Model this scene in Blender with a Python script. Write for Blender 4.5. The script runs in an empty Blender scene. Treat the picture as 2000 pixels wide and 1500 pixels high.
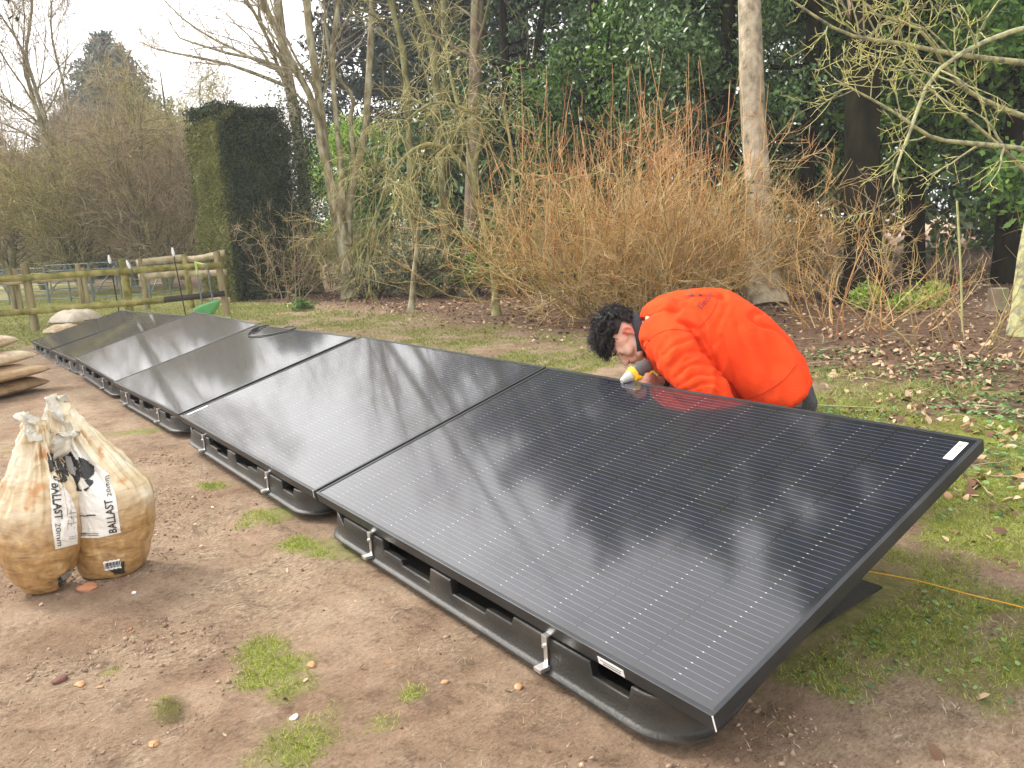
import bpy, bmesh, math, random
import numpy as np
from mathutils import Vector, Matrix, noise as mnoise
from mathutils.bvhtree import BVHTree
rad = math.radians
S = bpy.context.scene
C = S.collection
rng = np.random.default_rng(7)
random.seed(7)

# ------------------------------------------------------------------ camera
F = 1509.0                                   # focal length in photo pixels (2000 wide)
YAW, PITCH, ROLL = rad(-52.70), rad(11.25), rad(2.86)
CAM = np.array([.7875, -1.0153, 1.0444])
def _basis():
    cy, sy = math.cos(YAW), math.sin(YAW)
    f = np.array([sy*math.cos(PITCH), cy*math.cos(PITCH), -math.sin(PITCH)])
    r = np.array([cy, -sy, 0]); d = np.cross(f, r)
    return math.cos(ROLL)*r+math.sin(ROLL)*d, -math.sin(ROLL)*r+math.cos(ROLL)*d, f
RT, DN, FW = _basis()
cam_d = bpy.data.cameras.new('camera'); cam = bpy.data.objects.new('camera', cam_d); C.objects.link(cam)
cam_d.sensor_width = 36; cam_d.lens = 36*F/2000; cam_d.clip_start = .05; cam_d.clip_end = 600
M = Matrix(((RT[0], -DN[0], -FW[0], CAM[0]), (RT[1], -DN[1], -FW[1], CAM[1]), (RT[2], -DN[2], -FW[2], CAM[2]), (0, 0, 0, 1)))
cam.matrix_world = M
S.camera = cam

# ------------------------------------------------------------------ sky and sun
w = bpy.data.worlds.new('World'); S.world = w; w.use_nodes = True
nt = w.node_tree; nt.nodes.clear()
out = nt.nodes.new('ShaderNodeOutputWorld'); bg = nt.nodes.new('ShaderNodeBackground')
sky = nt.nodes.new('ShaderNodeTexSky'); sky.sky_type = 'NISHITA'; sky.sun_disc = False
SUN_EL, SUN_AZ = rad(38), math.atan2(-.90, -.35)        # azimuth as (x, y) heading: from the left of the picture
sky.sun_elevation = SUN_EL; sky.sun_rotation = SUN_AZ; sky.dust_density = 7; sky.air_density = 1.3; sky.ozone_density = 1
hs = nt.nodes.new('ShaderNodeHueSaturation'); hs.inputs['Saturation'].default_value = .16; hs.inputs['Value'].default_value = 1.0
tc = nt.nodes.new('ShaderNodeTexCoord'); ns = nt.nodes.new('ShaderNodeTexNoise'); ns.inputs['Scale'].default_value = 3.2; ns.inputs['Detail'].default_value = 4
mr = nt.nodes.new('ShaderNodeMapRange'); mr.inputs['From Min'].default_value = .3; mr.inputs['From Max'].default_value = .7
mr.inputs['To Min'].default_value = .8; mr.inputs['To Max'].default_value = 1.2
mx = nt.nodes.new('ShaderNodeMix'); mx.data_type = 'RGBA'; mx.blend_type = 'MULTIPLY'; mx.inputs['Factor'].default_value = 1
ev = nt.nodes.new('ShaderNodeMix'); ev.data_type = 'RGBA'; ev.inputs['Factor'].default_value = .55; ev.inputs['B'].default_value = (7.9, 7.75, 7.6, 1)
nt.links.new(tc.outputs['Generated'], ns.inputs['Vector']); nt.links.new(ns.outputs['Fac'], mr.inputs['Value'])
nt.links.new(sky.outputs[0], hs.inputs['Color']); nt.links.new(hs.outputs[0], ev.inputs['A'])
nt.links.new(ev.outputs['Result'], mx.inputs['A']); nt.links.new(mr.outputs[0], mx.inputs['B'])
nt.links.new(mx.outputs['Result'], bg.inputs['Color']); bg.inputs['Strength'].default_value = .12
nt.links.new(bg.outputs[0], out.inputs['Surface'])
sl = bpy.data.lights.new('sun', 'SUN'); sun = bpy.data.objects.new('sun', sl); C.objects.link(sun)
sl.energy = 1.5; sl.angle = rad(14); sl.color = (1, .95, .86)
sd = Vector((math.sin(SUN_AZ)*0-.90*math.cos(SUN_EL), -.35*math.cos(SUN_EL), math.sin(SUN_EL))).normalized()
sky.sun_rotation = math.atan2(sd.x, sd.y)
sun.rotation_euler = sd.to_track_quat('Z', 'Y').to_euler()
S.view_settings.view_transform = 'Standard'; S.view_settings.look = 'None'; S.view_settings.gamma = 1
S.view_settings.exposure = 1.5
S.cycles.max_bounces = 6; S.cycles.transparent_max_bounces = 8

# ------------------------------------------------------------------ small helpers
def ray(px, py): return FW+RT*(px-1000)/F+DN*(py-750)/F
def at(px, py, t): return CAM+ray(px, py)*t                # a point of the place, t metres ahead
def g0(x, y):
    x = np.asarray(x, float); y = np.asarray(y, float)
    return .035-.017*np.clip(-x-1.6, 0, 10)-.008*np.clip(-x-11.6, 0, 40)
def gpt(px, py):
    r = ray(px, py); z = 0.
    for _ in range(12):
        t = (z-CAM[2])/r[2]; p = CAM+r*t; z = float(g0(p[0], p[1]))
    p[2] = z
    return p
def gdepth(px, py): return float((gpt(px, py)-CAM)@FW)
def _h(ix, iy, iz, s):
    n = (ix*374761393+iy*668265263+iz*2147483647+s*974634777) & 0xffffffff
    n = ((n ^ (n >> 13))*1274126177) & 0xffffffff
    n = (n ^ (n >> 16)) & 0xffff
    return n/65535.
def vn(p, s=0):                                            # value noise, p (N,3) -> 0..1
    p = np.asarray(p, float); i = np.floor(p).astype(np.int64); f = p-i; f = f*f*(3-2*f)
    r = 0
    for a in (0, 1):
        for b in (0, 1):
            for c in (0, 1):
                wgt = (f[:, 0] if a else 1-f[:, 0])*(f[:, 1] if b else 1-f[:, 1])*(f[:, 2] if c else 1-f[:, 2])
                r = r+wgt*_h(i[:, 0]+a, i[:, 1]+b, i[:, 2]+c, s)
    return r
def fbm(p, o=4, s=0):
    p = np.asarray(p, float); r = 0; a = .5; t = 0
    for k in range(o):
        r = r+a*vn(p*2**k+k*17.3, s+k); t += a; a *= .5
    return r/t
def fb2(x, y, sc, o=4, s=0):
    return fbm(np.stack([x*sc, y*sc, np.full_like(x, .5)], -1), o, s)

def mesh(name, V, Fc, m, parent=None, smooth=False, mats=None, mi=None):
    me = bpy.data.meshes.new(name)
    V = np.asarray(V, np.float32)
    if isinstance(Fc, np.ndarray):
        k = Fc.shape[1]; n = len(Fc)
        me.vertices.add(len(V)); me.vertices.foreach_set('co', V.ravel())
        me.loops.add(n*k); me.loops.foreach_set('vertex_index', Fc.astype(np.int32).ravel())
        me.polygons.add(n); me.polygons.foreach_set('loop_start', np.arange(0, n*k, k, dtype=np.int32))
        me.polygons.foreach_set('loop_total', np.full(n, k, np.int32)); me.update(calc_edges=True); me.validate()
    else:
        me.from_pydata([tuple(map(float, v)) for v in V], [], Fc)
    for q in (mats or [m]):
        if q: me.materials.append(q)
    if mi is not None: me.polygons.foreach_set('material_index', np.asarray(mi, np.int32))
    if smooth: me.polygons.foreach_set('use_smooth', np.ones(len(me.polygons), bool))
    o = bpy.data.objects.new(name, me); C.objects.link(o)
    if parent: o.parent = parent
    return o
def tag(o, label=None, cat=None, group=None, kind=None):
    if label: o['label'] = label
    if cat: o['category'] = cat
    if group: o['group'] = group
    if kind: o['kind'] = kind
    return o
def thing(name, loc, label, cat, group=None, rot=None):
    o = bpy.data.objects.new(name, None); C.objects.link(o); o.empty_display_size = .1
    o.location = [float(a) for a in loc]
    if rot is not None: o.rotation_euler = rot
    return tag(o, label, cat, group)
class MB:
    def __init__(s): s.v = []; s.f = []; s.n = 0
    def add(s, V, Fc):
        V = np.asarray(V, float); Fc = np.asarray(Fc)
        if Fc.shape[1] == 3: Fc = np.concatenate([Fc, Fc[:, 2:]], 1)
        s.v.append(V); s.f.append(Fc+s.n); s.n += len(V)
    def build(s, name, m, parent=None, smooth=False, origin=None):
        V = np.concatenate(s.v); Fc = np.concatenate(s.f)
        if origin is not None: V = V-np.asarray(origin)
        if (Fc[:, 2] == Fc[:, 3]).any():
            L = [tuple(int(i) for i in (q if q[2] != q[3] else q[:3])) for q in Fc]
            return mesh(name, V, L, m, parent, smooth)
        return mesh(name, V, Fc, m, parent, smooth)
def bmobj(name, bm, m, parent=None, smooth=False, bevel=0, seg=2):
    if bevel: bmesh.ops.bevel(bm, geom=[e for e in bm.edges if e.calc_face_angle(0) > .5], offset=bevel, segments=seg, affect='EDGES', profile=.6)
    me = bpy.data.meshes.new(name); bm.to_mesh(me); bm.free()
    if m: me.materials.append(m)
    if smooth: me.polygons.foreach_set('use_smooth', np.ones(len(me.polygons), bool))
    o = bpy.data.objects.new(name, me); C.objects.link(o)
    if parent: o.parent = parent
    return o
def box(bm, lo, hi, mtx=None):
    lo = Vector([float(a) for a in lo]); hi = Vector([float(a) for a in hi])
    m = Matrix.Translation((lo+hi)/2) @ Matrix.Diagonal((*(hi-lo), 1))
    bmesh.ops.create_cube(bm, size=1, matrix=(mtx @ m) if mtx else m)
def tubes(mb, P, Rr, sides=4, cap=False):
    """P (N,n,3) polylines, Rr (N,n) radii, joined into the builder"""
    P = np.asarray(P, float); Rr = np.asarray(Rr, float)
    if P.ndim == 2: P = P[None]; Rr = Rr[None]
    N, n, _ = P.shape
    T = np.gradient(P, axis=1); T /= np.linalg.norm(T, axis=2, keepdims=True)+1e-9
    ref = np.where(np.abs(T[:, :1, 2:3]) > .9, np.array([1., 0, 0]), np.array([0, 0, 1.]))
    U = np.cross(T, np.broadcast_to(ref, T.shape)); U /= np.linalg.norm(U, axis=2, keepdims=True)+1e-9
    W = np.cross(T, U)
    a = np.arange(sides)*2*math.pi/sides
    V = P[:, :, None, :]+Rr[:, :, None, None]*(np.cos(a)[None, None, :, None]*U[:, :, None, :]+np.sin(a)[None, None, :, None]*W[:, :, None, :])
    idx = np.arange(N*n*sides).reshape(N, n, sides)
    A = idx[:, :-1, :]; B = idx[:, 1:, :]
    Fc = np.stack([A, np.roll(A, -1, 2), np.roll(B, -1, 2), B], -1).reshape(-1, 4)
    mb.add(V.reshape(-1, 3), Fc)
    if cap:
        for k in range(N):
            for end in (0, n-1):
                ring = idx[k, end]; c = V[k, end].mean(0)
                mb.add(np.vstack([V[k, end], c]), [[i, (i+1) % sides, sides, sides] for i in range(sides)])
def spline(pts, n):
    pts = np.asarray(pts, float); k = len(pts)
    if k == 2: return pts[0]+(pts[1]-pts[0])*np.linspace(0, 1, n)[:, None]
    e = np.vstack([2*pts[0]-pts[1], pts, 2*pts[-1]-pts[-2]])
    o = []
    for u in np.linspace(0, k-1-1e-6, n):
        i = int(u); f = u-i; p0, p1, p2, p3 = e[i:i+4]
        o.append(.5*((2*p1)+(-p0+p2)*f+(2*p0-5*p1+4*p2-p3)*f*f+(-p0+3*p1-3*p2+p3)*f**3))
    return np.array(o)
def leaves(mb, Cn, size, asp=.45, droop=.0, up=0., g=None):
    g = g or rng
    N = len(Cn); d = g.normal(size=(N, 3)); d[:, 2] -= droop; d /= np.linalg.norm(d, axis=1, keepdims=True)
    nn = g.normal(size=(N, 3)); nn[:, 2] += up; s = np.cross(d, nn); s /= np.linalg.norm(s, axis=1, keepdims=True)+1e-9
    nn = np.cross(s, d)
    L = size*g.uniform(.6, 1.25, (N, 1))
    V = np.stack([Cn-d*L*.5, Cn+s*L*asp*.5+nn*L*.06, Cn+d*L*.5, Cn-s*L*asp*.5+nn*L*.06], 1).reshape(-1, 3)
    mb.add(V, np.arange(4*N).reshape(N, 4))

# ------------------------------------------------------------------ materials
def mat(name, cols=((.3, .3, .3),), scale=5., rough=.8, bump=0., bscale=None, det=5, island=0., metal=0., coat=0., coatr=.1, trans=0., lo=.35, hi=.65, stretch=None, spec=None, sheen=0, coord='Object'):
    m = bpy.data.materials.new(name); m.use_nodes = True; t = m.node_tree; N = t.nodes; L = t.links
    b = N['Principled BSDF']; b.inputs['Roughness'].default_value = rough; b.inputs['Metallic'].default_value = metal
    b.inputs['Coat Weight'].default_value = coat; b.inputs['Coat Roughness'].default_value = coatr
    if spec is not None: b.inputs['Specular IOR Level'].default_value = spec
    if sheen: b.inputs['Sheen Weight'].default_value = sheen
    tcn = N.new('ShaderNodeTexCoord'); v = tcn.outputs[coord]
    if stretch:
        mp = N.new('ShaderNodeMapping'); mp.inputs['Scale'].default_value = stretch; L.new(v, mp.inputs['Vector']); v = mp.outputs[0]
    n = N.new('ShaderNodeTexNoise'); n.inputs['Scale'].default_value = scale; n.inputs['Detail'].default_value = det; L.new(v, n.inputs['Vector'])
    rp = N.new('ShaderNodeValToRGB'); e = rp.color_ramp.elements
    while len(e) < len(cols): e.new(.5)
    if len(cols) == 1: e[0].color = e[1].color = (*cols[0], 1)
    else:
        for k, c in enumerate(cols): e[k].position = lo+(hi-lo)*k/(len(cols)-1); e[k].color = (*c, 1)
    fac = n.outputs['Fac']
    if island:
        gm = N.new('ShaderNodeNewGeometry'); ma = N.new('ShaderNodeMath'); ma.operation = 'MULTIPLY_ADD'
        ma.inputs[1].default_value = island; L.new(gm.outputs['Random Per Island'], ma.inputs[0])
        mb_ = N.new('ShaderNodeMath'); mb_.operation = 'SUBTRACT'; L.new(fac, mb_.inputs[0]); mb_.inputs[1].default_value = island/2
        L.new(mb_.outputs[0], ma.inputs[2]); fac = ma.outputs[0]
    L.new(fac, rp.inputs['Fac']); L.new(rp.outputs['Color'], b.inputs['Base Color'])
    if bump:
        bn = N.new('ShaderNodeTexNoise'); bn.inputs['Scale'].default_value = bscale or scale*4; bn.inputs['Detail'].default_value = 4; L.new(v, bn.inputs['Vector'])
        bu = N.new('ShaderNodeBump'); bu.inputs['Strength'].default_value = bump; bu.inputs['Distance'].default_value = .02
        L.new(bn.outputs['Fac'], bu.inputs['Height']); L.new(bu.outputs[0], b.inputs['Normal'])
    if trans:
        tr = N.new('ShaderNodeBsdfTranslucent'); L.new(rp.outputs['Color'], tr.inputs['Color'])
        ms = N.new('ShaderNodeMixShader'); ms.inputs[0].default_value = trans
        L.new(b.outputs[0], ms.inputs[1]); L.new(tr.outputs[0], ms.inputs[2]); L.new(ms.outputs[0], N['Material Output'].inputs['Surface'])
    return m
def mathn(N, L, op, a, b=None, c=None):
    n = N.new('ShaderNodeMath'); n.operation = op
    for i, q in enumerate((a, b, c)):
        if q is None: continue
        if isinstance(q, (int, float)): n.inputs[i].default_value = q
        else: L.new(q, n.inputs[i])
    return n.outputs[0]

M_bark = mat('grey_green_bark', ((.13, .105, .05), (.26, .22, .115), (.40, .38, .27)), 9, .9, .6, 30, stretch=(1, 1, .35))
M_barkmoss = mat('mossy_bark', ((.09, .085, .03), (.19, .18, .07), (.26, .27, .13)), 6, .9, .6, 30, stretch=(1, 1, .4))
M_barktan = mat('pale_tan_bark', ((.12, .11, .06), (.30, .25, .17), (.44, .37, .26), (.52, .47, .36)), 9, .9, .9, 26, stretch=(1, 1, .7), det=9, lo=.3, hi=.68)
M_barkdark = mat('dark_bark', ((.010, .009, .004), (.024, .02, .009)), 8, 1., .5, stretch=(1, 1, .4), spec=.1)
M_barkred = mat('reddish_brown_bark', ((.13, .09, .06), (.25, .19, .13), (.2, .2, .1)), 8, .9, .6, 40, stretch=(1, 1, .3))
M_lichenbark = mat('patchy_lichen_trunk', ((.13, .12, .08), (.28, .27, .17), (.46, .45, .20), (.38, .37, .26)), 14, .9, .6, 40, lo=.3, hi=.7)
M_lichen2 = mat('green_lichen_bark', ((.14, .12, .05), (.26, .24, .10), (.34, .32, .13)), 8, .9, .5, 40)
M_lichen = mat('lichen_covered_bark', ((.22, .19, .10), (.40, .38, .17), (.60, .58, .16), (.56, .54, .38)), 16, .9, .5, 40, lo=.3, hi=.7)
M_twigbrown = mat('brown_twigs', ((.23, .165, .095), (.40, .30, .18), (.54, .43, .27)), 3, .85, island=.5)
M_twiggrey = mat('grey_mauve_twigs', ((.24, .185, .135), (.40, .32, .235), (.52, .44, .33)), 2, .85, island=.5)
M_twigolive = mat('olive_twigs', ((.26, .23, .08), (.44, .39, .15), (.60, .53, .25)), 2, .85, island=.5)
M_orange = mat('orange_brown_shoots', ((.34, .18, .05), (.62, .35, .10), (.78, .49, .18), (.70, .54, .28)), 2.5, .7, island=.6)
M_orangered = mat('red_orange_shoots', ((.42, .18, .07), (.62, .33, .13), (.72, .46, .22)), 2.5, .7, island=.6)
M_holly = mat('dark_glossy_leaves', ((.032, .075, .018), (.075, .16, .04), (.15, .25, .075)), 1.6, .42, island=.5, spec=.5)
M_laurel = mat('mid_green_leaves', ((.04, .11, .014), (.10, .23, .03), (.21, .36, .06)), 1.6, .42, island=.5, trans=.15)
M_bright = mat('bright_green_leaves', ((.12, .27, .015), (.28, .47, .03), (.45, .62, .07)), 1.2, .5, island=.5, trans=.25)
M_conif = mat('blue_green_needles', ((.018, .035, .026), (.04, .065, .045), (.075, .10, .065)), 1.2, .8, island=.5)
M_conifgrey = mat('grey_green_needles', ((.07, .10, .08), (.12, .155, .125), (.18, .22, .17)), .7, .9, island=.5)
M_yew_lit = mat('clipped_yew_lit_yellow_side', ((.12, .135, .03), (.21, .22, .055), (.29, .29, .09)), 2., .8, island=.6)  # light on the hedge's left face painted in as yellower leaves
M_yew_shade = mat('clipped_yew_shaded_dark_side', ((.018, .034, .012), (.042, .066, .022), (.085, .115, .04)), 2., .8, island=.6)  # darker copy of the same yew, the right face's shade put into its colour
M_varieg = mat('pale_edged_leaves', ((.08, .09, .04), (.19, .20, .09), (.33, .32, .18)), 3, .6, island=.7)

# ------------------------------------------------------------------ ground
def grass_mask(x, y):
    x = np.asarray(x, float); y = np.asarray(y, float)
    g = np.zeros_like(x)
    for (px, py, r, a) in ((540, 1000, .15, 1.1), (500, 1015, .11, .8), (590, 1060, .12, 1.), (650, 1065, .13, 1.1), (700, 1070, .1, .9), (515, 1275, .10, 1.), (520, 1310, .11, 1.15), (560, 1350, .08, .8),
                           (590, 1465, .13, 1.0), (520, 1480, .09, .8), (690, 1440, .09, .7), (740, 1420, .06, .8), (270, 840, .16, 1.0), (225, 843, .16, .8), (20, 880, .2, .8), (65, 800, .1, .8), (328, 1375, .045, .9), (265, 1305, .03, .9),
                           (810, 1360, .045, .9), (215, 1305, .035, .9), (120, 845, .1, .7), (415, 945, .09, .7), (330, 880, .04, .5),
                           (1500, 1300, .16, 1.), (1580, 1230, .2, 1.1), (1700, 1240, .2, 1.), (1800, 1300, .12, .8), (1750, 1090, .14, .9), (1950, 1180, .2, .9), (1900, 1330, .1, .7), (1980, 1330, .1, .9),
                           (1950, 940, .22, 1.2), (1900, 990, .18, .9), (1980, 1040, .15, 1.0), (1690, 1330, .1, .9), (1600, 1380, .08, .7), (1720, 1400, .05, .7), (1640, 800, .5, .85), (1800, 830, .4, .85), (1940, 850, .4, .9), (1700, 770, .5, .7), (1850, 760, .5, .7), (1990, 900, .4, .9), (1580, 1290, .26, 1.1), (1680, 1230, .3, 1.1), (1850, 1240, .35, .95), (1990, 1270, .35, 1.), (1900, 950, .35, 1.1), (1990, 1000, .4, 1.1), (1780, 1130, .3, .95), (1930, 1060, .25, 1.), (1480, 1350, .1, .9), (1470, 1330, .07, .7)):
        c = gpt(px, py); g = np.maximum(g, a*np.exp(-((x-c[0])**2+(y-c[1])**2)/(r*r)))
    g = np.minimum(g, 1.1)
    band = np.clip((y-1.25)/.5, 0, 1)*np.clip((4.1+.10*(-x)-y)/.9, 0, 1)*np.clip((-x-.6)/1.5, 0, 1)      # strip behind the panels
    g = np.maximum(g, band*.60)
    field = np.clip((-x-10.2-.25*np.abs(y))/1.2, 0, 1)*np.clip((5.2-y)/.8, 0, 1)
    field = np.maximum(field, np.clip((-x-8.4)/1., 0, 1)*np.clip((-y-.4)/.8, 0, 1)*.9)
    g = np.maximum(g, field*1.)
    n = fb2(x, y, 2.3, 4, 3)*.55+fb2(x, y, 9., 3, 9)*.45
    return np.clip((g-(n-.5)*2.6-.40)*2.0, 0, 1)
def litter_mask(x, y):
    x = np.asarray(x, float); y = np.asarray(y, float)
    a = np.clip((y-2.4-.17*(-x))/1.2, 0, 1)*np.clip((19+x)/3, 0, 1)
    b = np.clip((y-1.15)/.6, 0, 1)*np.clip((x+2.2)/1.5, 0, 1)
    c = np.clip((x-.15)/.5, 0, 1)*np.clip((y+.15)/.5, 0, 1)*.6
    return np.maximum(np.maximum(a, b), c)
def gh(x, y):
    x = np.asarray(x, float); y = np.asarray(y, float)
    d = np.hypot(x-CAM[0], y-CAM[1])
    h = g0(x, y)+(fb2(x, y, .9, 3, 5)-.5)*.05+(fb2(x, y, 4.5, 4, 6)-.5)*.028*np.exp(-d/9)
    k = fb2(x, y, 3.1, 3, 21); cl = np.clip((k-.56)*6, 0, 1)                       # trodden, clodded patches
    h = h+cl*(fb2(x, y, 26, 3, 22)-.55)*.045*np.exp(-d/4)
    for (px, py, r, dp) in ((345, 1385, .05, -.03), (325, 1372, .03, .025), (400, 1025, .10, -.03), (390, 1000, .06, .012), (375, 1240, .10, .012), (470, 1185, .07, .014), (505, 1175, .05, -.01), (1880, 1100, .06, .03)):
        c = gpt(px, py); h = h+dp*np.exp(-((x-c[0])**2+(y-c[1])**2)/(r*r))
    under = np.clip((x+11)/.3, 0, 1)*np.clip((.1-x)/.2, 0, 1)*np.clip((y+.15)/.1, 0, 1)*np.clip((1.25-y)/.2, 0, 1)
    return h*(1-under)+(g0(x, y)-.012)*under
def axis(lo, a, b, hi, d, gr=1.09):
    m = list(np.arange(a, b, d)); s = d; x = a; L = []
    while x > lo: s *= gr; x -= s; L.append(x)
    s = d; x = m[-1]; Rr = []
    while x < hi: s *= gr; x += s; Rr.append(x)
    return np.array(L[::-1]+m+Rr)
gx = axis(-140, -3.6, 1.6, 60, .014, 1.035); gy = axis(-60, -1.3, 1.9, 140, .014, 1.035)
X, Y = np.meshgrid(gx, gy, indexing='ij'); Z = gh(X.ravel(), Y.ravel())
ii = np.arange(len(gx)*len(gy)).reshape(len(gx), len(gy))
Fc = np.stack([ii[:-1, :-1], ii[1:, :-1], ii[1:, 1:], ii[:-1, 1:]], -1).reshape(-1, 4)
m = bpy.data.materials.new('trodden_earth_and_grass'); m.use_nodes = True; N = m.node_tree.nodes; L = m.node_tree.links; b = N['Principled BSDF']
b.inputs['Roughness'].default_value = .95; b.inputs['Specular IOR Level'].default_value = .2
def noi(sc, det=6, rgh=.6, st=None):
    tcn = N.new('ShaderNodeTexCoord'); v = tcn.outputs['Object']
    if st: mp = N.new('ShaderNodeMapping'); mp.inputs['Scale'].default_value = st; mp.inputs['Rotation'].default_value = (0, 0, .6); L.new(v, mp.inputs[0]); v = mp.outputs[0]
    n = N.new('ShaderNodeTexNoise'); n.inputs['Scale'].default_value = sc; n.inputs['Detail'].default_value = det; n.inputs['Roughness'].default_value = rgh; L.new(v, n.inputs['Vector']); return n.outputs['Fac']
def ramp(f, cs):
    r = N.new('ShaderNodeValToRGB'); e = r.color_ramp.elements
    while len(e) < len(cs): e.new(.5)
    for k, (p, c) in enumerate(cs): e[k].position = p; e[k].color = (*c, 1)
    L.new(f, r.inputs['Fac']); return r.outputs['Color']
def mixc(f, a, b_):
    n = N.new('ShaderNodeMix'); n.data_type = 'RGBA'
    for s, q in (('Factor', f), ('A', a), ('B', b_)):
        if isinstance(q, (int, float)): n.inputs[s].default_value = q
        else: L.new(q, n.inputs[s])
    return n.outputs['Result']
dirt = ramp(noi(2.2, 9, .68), ((.30, (.23, .145, .095)), (.43, (.37, .245, .160)), (.55, (.49, .345, .235)), (.72, (.60, .45, .32))))
straw = ramp(noi(110, 5, .8, (1, .4, 1)), ((.38, (.22, .145, .095)), (.5, (.46, .34, .23)), (.62, (.72, .59, .42))))
sm = ramp(noi(1.6, 6, .7), ((.45, (0, 0, 0)), (.62, (.85, .85, .85))))
c1 = mixc(sm, dirt, straw)
grs = ramp(noi(28, 6, .7), ((.3, (.14, .13, .04)), (.5, (.27, .29, .07)), (.7, (.42, .40, .16))))
lit = ramp(noi(22, 7, .75), ((.3, (.055, .035, .022)), (.48, (.15, .09, .055)), (.6, (.26, .17, .11)), (.75, (.42, .31, .21))))
at1 = N.new('ShaderNodeAttribute'); at1.attribute_name = 'litter'; at2 = N.new('ShaderNodeAttribute'); at2.attribute_name = 'grass'
mdn = ramp(noi(17, 8, .75), ((.34, (.45, .42, .40)), (.47, (.92, .92, .92)), (.6, (1.0, 1.0, 1.0)), (.75, (1.25, 1.2, 1.12)))); mm = N.new('ShaderNodeMix'); mm.data_type = 'RGBA'; mm.blend_type = 'MULTIPLY'; mm.inputs['Factor'].default_value = .8; L.new(c1, mm.inputs['A']); L.new(mdn, mm.inputs['B']); c1 = mm.outputs['Result']
fin = ramp(noi(150, 6, .85, (1, .45, 1)), ((.36, (.42, .38, .35)), (.47, (.9, .9, .9)), (.56, (1.05, 1.05, 1.05)), (.68, (1.5, 1.45, 1.35)))); mm = N.new('ShaderNodeMix'); mm.data_type = 'RGBA'; mm.blend_type = 'MULTIPLY'; mm.inputs['Factor'].default_value = .75; L.new(c1, mm.inputs['A']); L.new(fin, mm.inputs['B']); c1 = mm.outputs['Result']
c2 = mixc(at1.outputs['Fac'], c1, lit); c3 = mixc(at2.outputs['Fac'], c2, grs)
L.new(c3, b.inputs['Base Color'])
bu = N.new('ShaderNodeBump'); bu.inputs['Strength'].default_value = 1; bu.inputs['Distance'].default_value = .022; L.new(noi(60, 10, .8), bu.inputs['Height'])
bu2 = N.new('ShaderNodeBump'); bu2.inputs['Strength'].default_value = .6; bu2.inputs['Distance'].default_value = .03; L.new(noi(9, 6, .7, (1, .5, 1)), bu2.inputs['Height'])
L.new(bu2.outputs[0], bu.inputs['Normal']); L.new(bu.outputs[0], b.inputs['Normal'])
ground = mesh('ground', np.stack([X.ravel(), Y.ravel(), Z], -1), Fc, m, smooth=True); tag(ground, kind='structure')
ga = grass_mask(X.ravel(), Y.ravel())
a = ground.data.attributes.new('grass', 'FLOAT', 'POINT'); dd_ = np.hypot(X.ravel()-CAM[0], Y.ravel()-CAM[1]); a.data.foreach_set('value', (ga*.8).astype(np.float32))
a = ground.data.attributes.new('litter', 'FLOAT', 'POINT'); a.data.foreach_set('value', litter_mask(X.ravel(), Y.ravel()).astype(np.float32))

# view-dependent density would be a trick; scatter simply thins with distance from the spot the visitors stand
def scatter(n, x0, x1, y0, y1, maskf, g):
    x = g.uniform(x0, x1, n); y = g.uniform(y0, y1, n); k = maskf(x, y) > g.uniform(0, 1, n); return x[k], y[k]
def free(x, y): return ~((x > -11) & (x < -.13) & (y > -.06) & (y < 1.12))
def blades(name, x, y, hgt, wid, m, g, label, cat, lean=.5):
    k = free(x, y); x = x[k]; y = y[k]; n = len(x); z = gh(x, y)-.004
    h = hgt*g.uniform(.4, 1.25, n) if np.isscalar(hgt) else hgt[k]*g.uniform(.4, 1.25, n)
    wd = wid if np.isscalar(wid) else wid[k]
    a = g.uniform(0, 6.28, n); p = np.stack([x, y, z], -1); s = np.stack([np.cos(a), np.sin(a), 0*a], -1)*(wd*np.ones(n))[:, None]*.5
    d = np.stack([g.normal(0, lean, n), g.normal(0, lean, n), np.ones(n)], -1); d /= np.linalg.norm(d, axis=1, keepdims=True)
    t = p+d*h[:, None]; t[:, :2] += d[:, :2]*h[:, None]*.5
    mid = p+d*h[:, None]*.55
    V = np.stack([p-s, p+s, mid+s*.7, t, mid-s*.7], 1).reshape(-1, 3)
    i = np.arange(n)[:, None]*5
    me = mesh(name, V, np.concatenate([i+0, i+1, i+2, i+3, i+4], 1), m)
    tag(me, label, cat, kind='stuff'); return me
g = np.random.default_rng(3)
M_grass = mat('fresh_grass', ((.22, .29, .025), (.40, .50, .05), (.58, .62, .17)), 3, .6, island=.6, trans=.3)
M_grass2 = mat('field_grass', ((.19, .22, .045), (.30, .34, .08), (.42, .42, .16)), 1, .7, island=.6, trans=.2)
M_dry = mat('dry_grass', ((.34, .25, .14), (.54, .43, .28), (.72, .62, .45)), 3, .8, island=.7)
x1, y1 = scatter(2000000, -3.6, 1.6, -1.6, 3.0, lambda x, y: grass_mask(x, y)**1.3*.62, g)
blades('grass', x1, y1, .017, .0019, M_grass, g, 'short bright green grass in patches on the trodden earth', 'grass', .7)
x2, y2 = scatter(330000, -11, -1, 1.2, 5.2, lambda x, y: grass_mask(x, y)*.5*np.clip((x+14)/10, .3, 1), g)
blades('grass', x2, y2, .04, .006, M_grass2, g, 'strip of rough grass behind the row of panels', 'grass', .7)
x3, y3 = scatter(150000, -26, -8.5, -6, 6, lambda x, y: grass_mask(x, y), g)
blades('grass', x3, y3, .05, .013, M_grass2, g, 'paddock grass around the wooden fence', 'grass', .6)
x4, y4 = scatter(420000, -4.0, 1.4, -1.6, 2.2, lambda x, y: np.clip(fb2(x, y, 1.6, 5, 31)*4-1.6, 0.04, 1)*.8, g)
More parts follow.
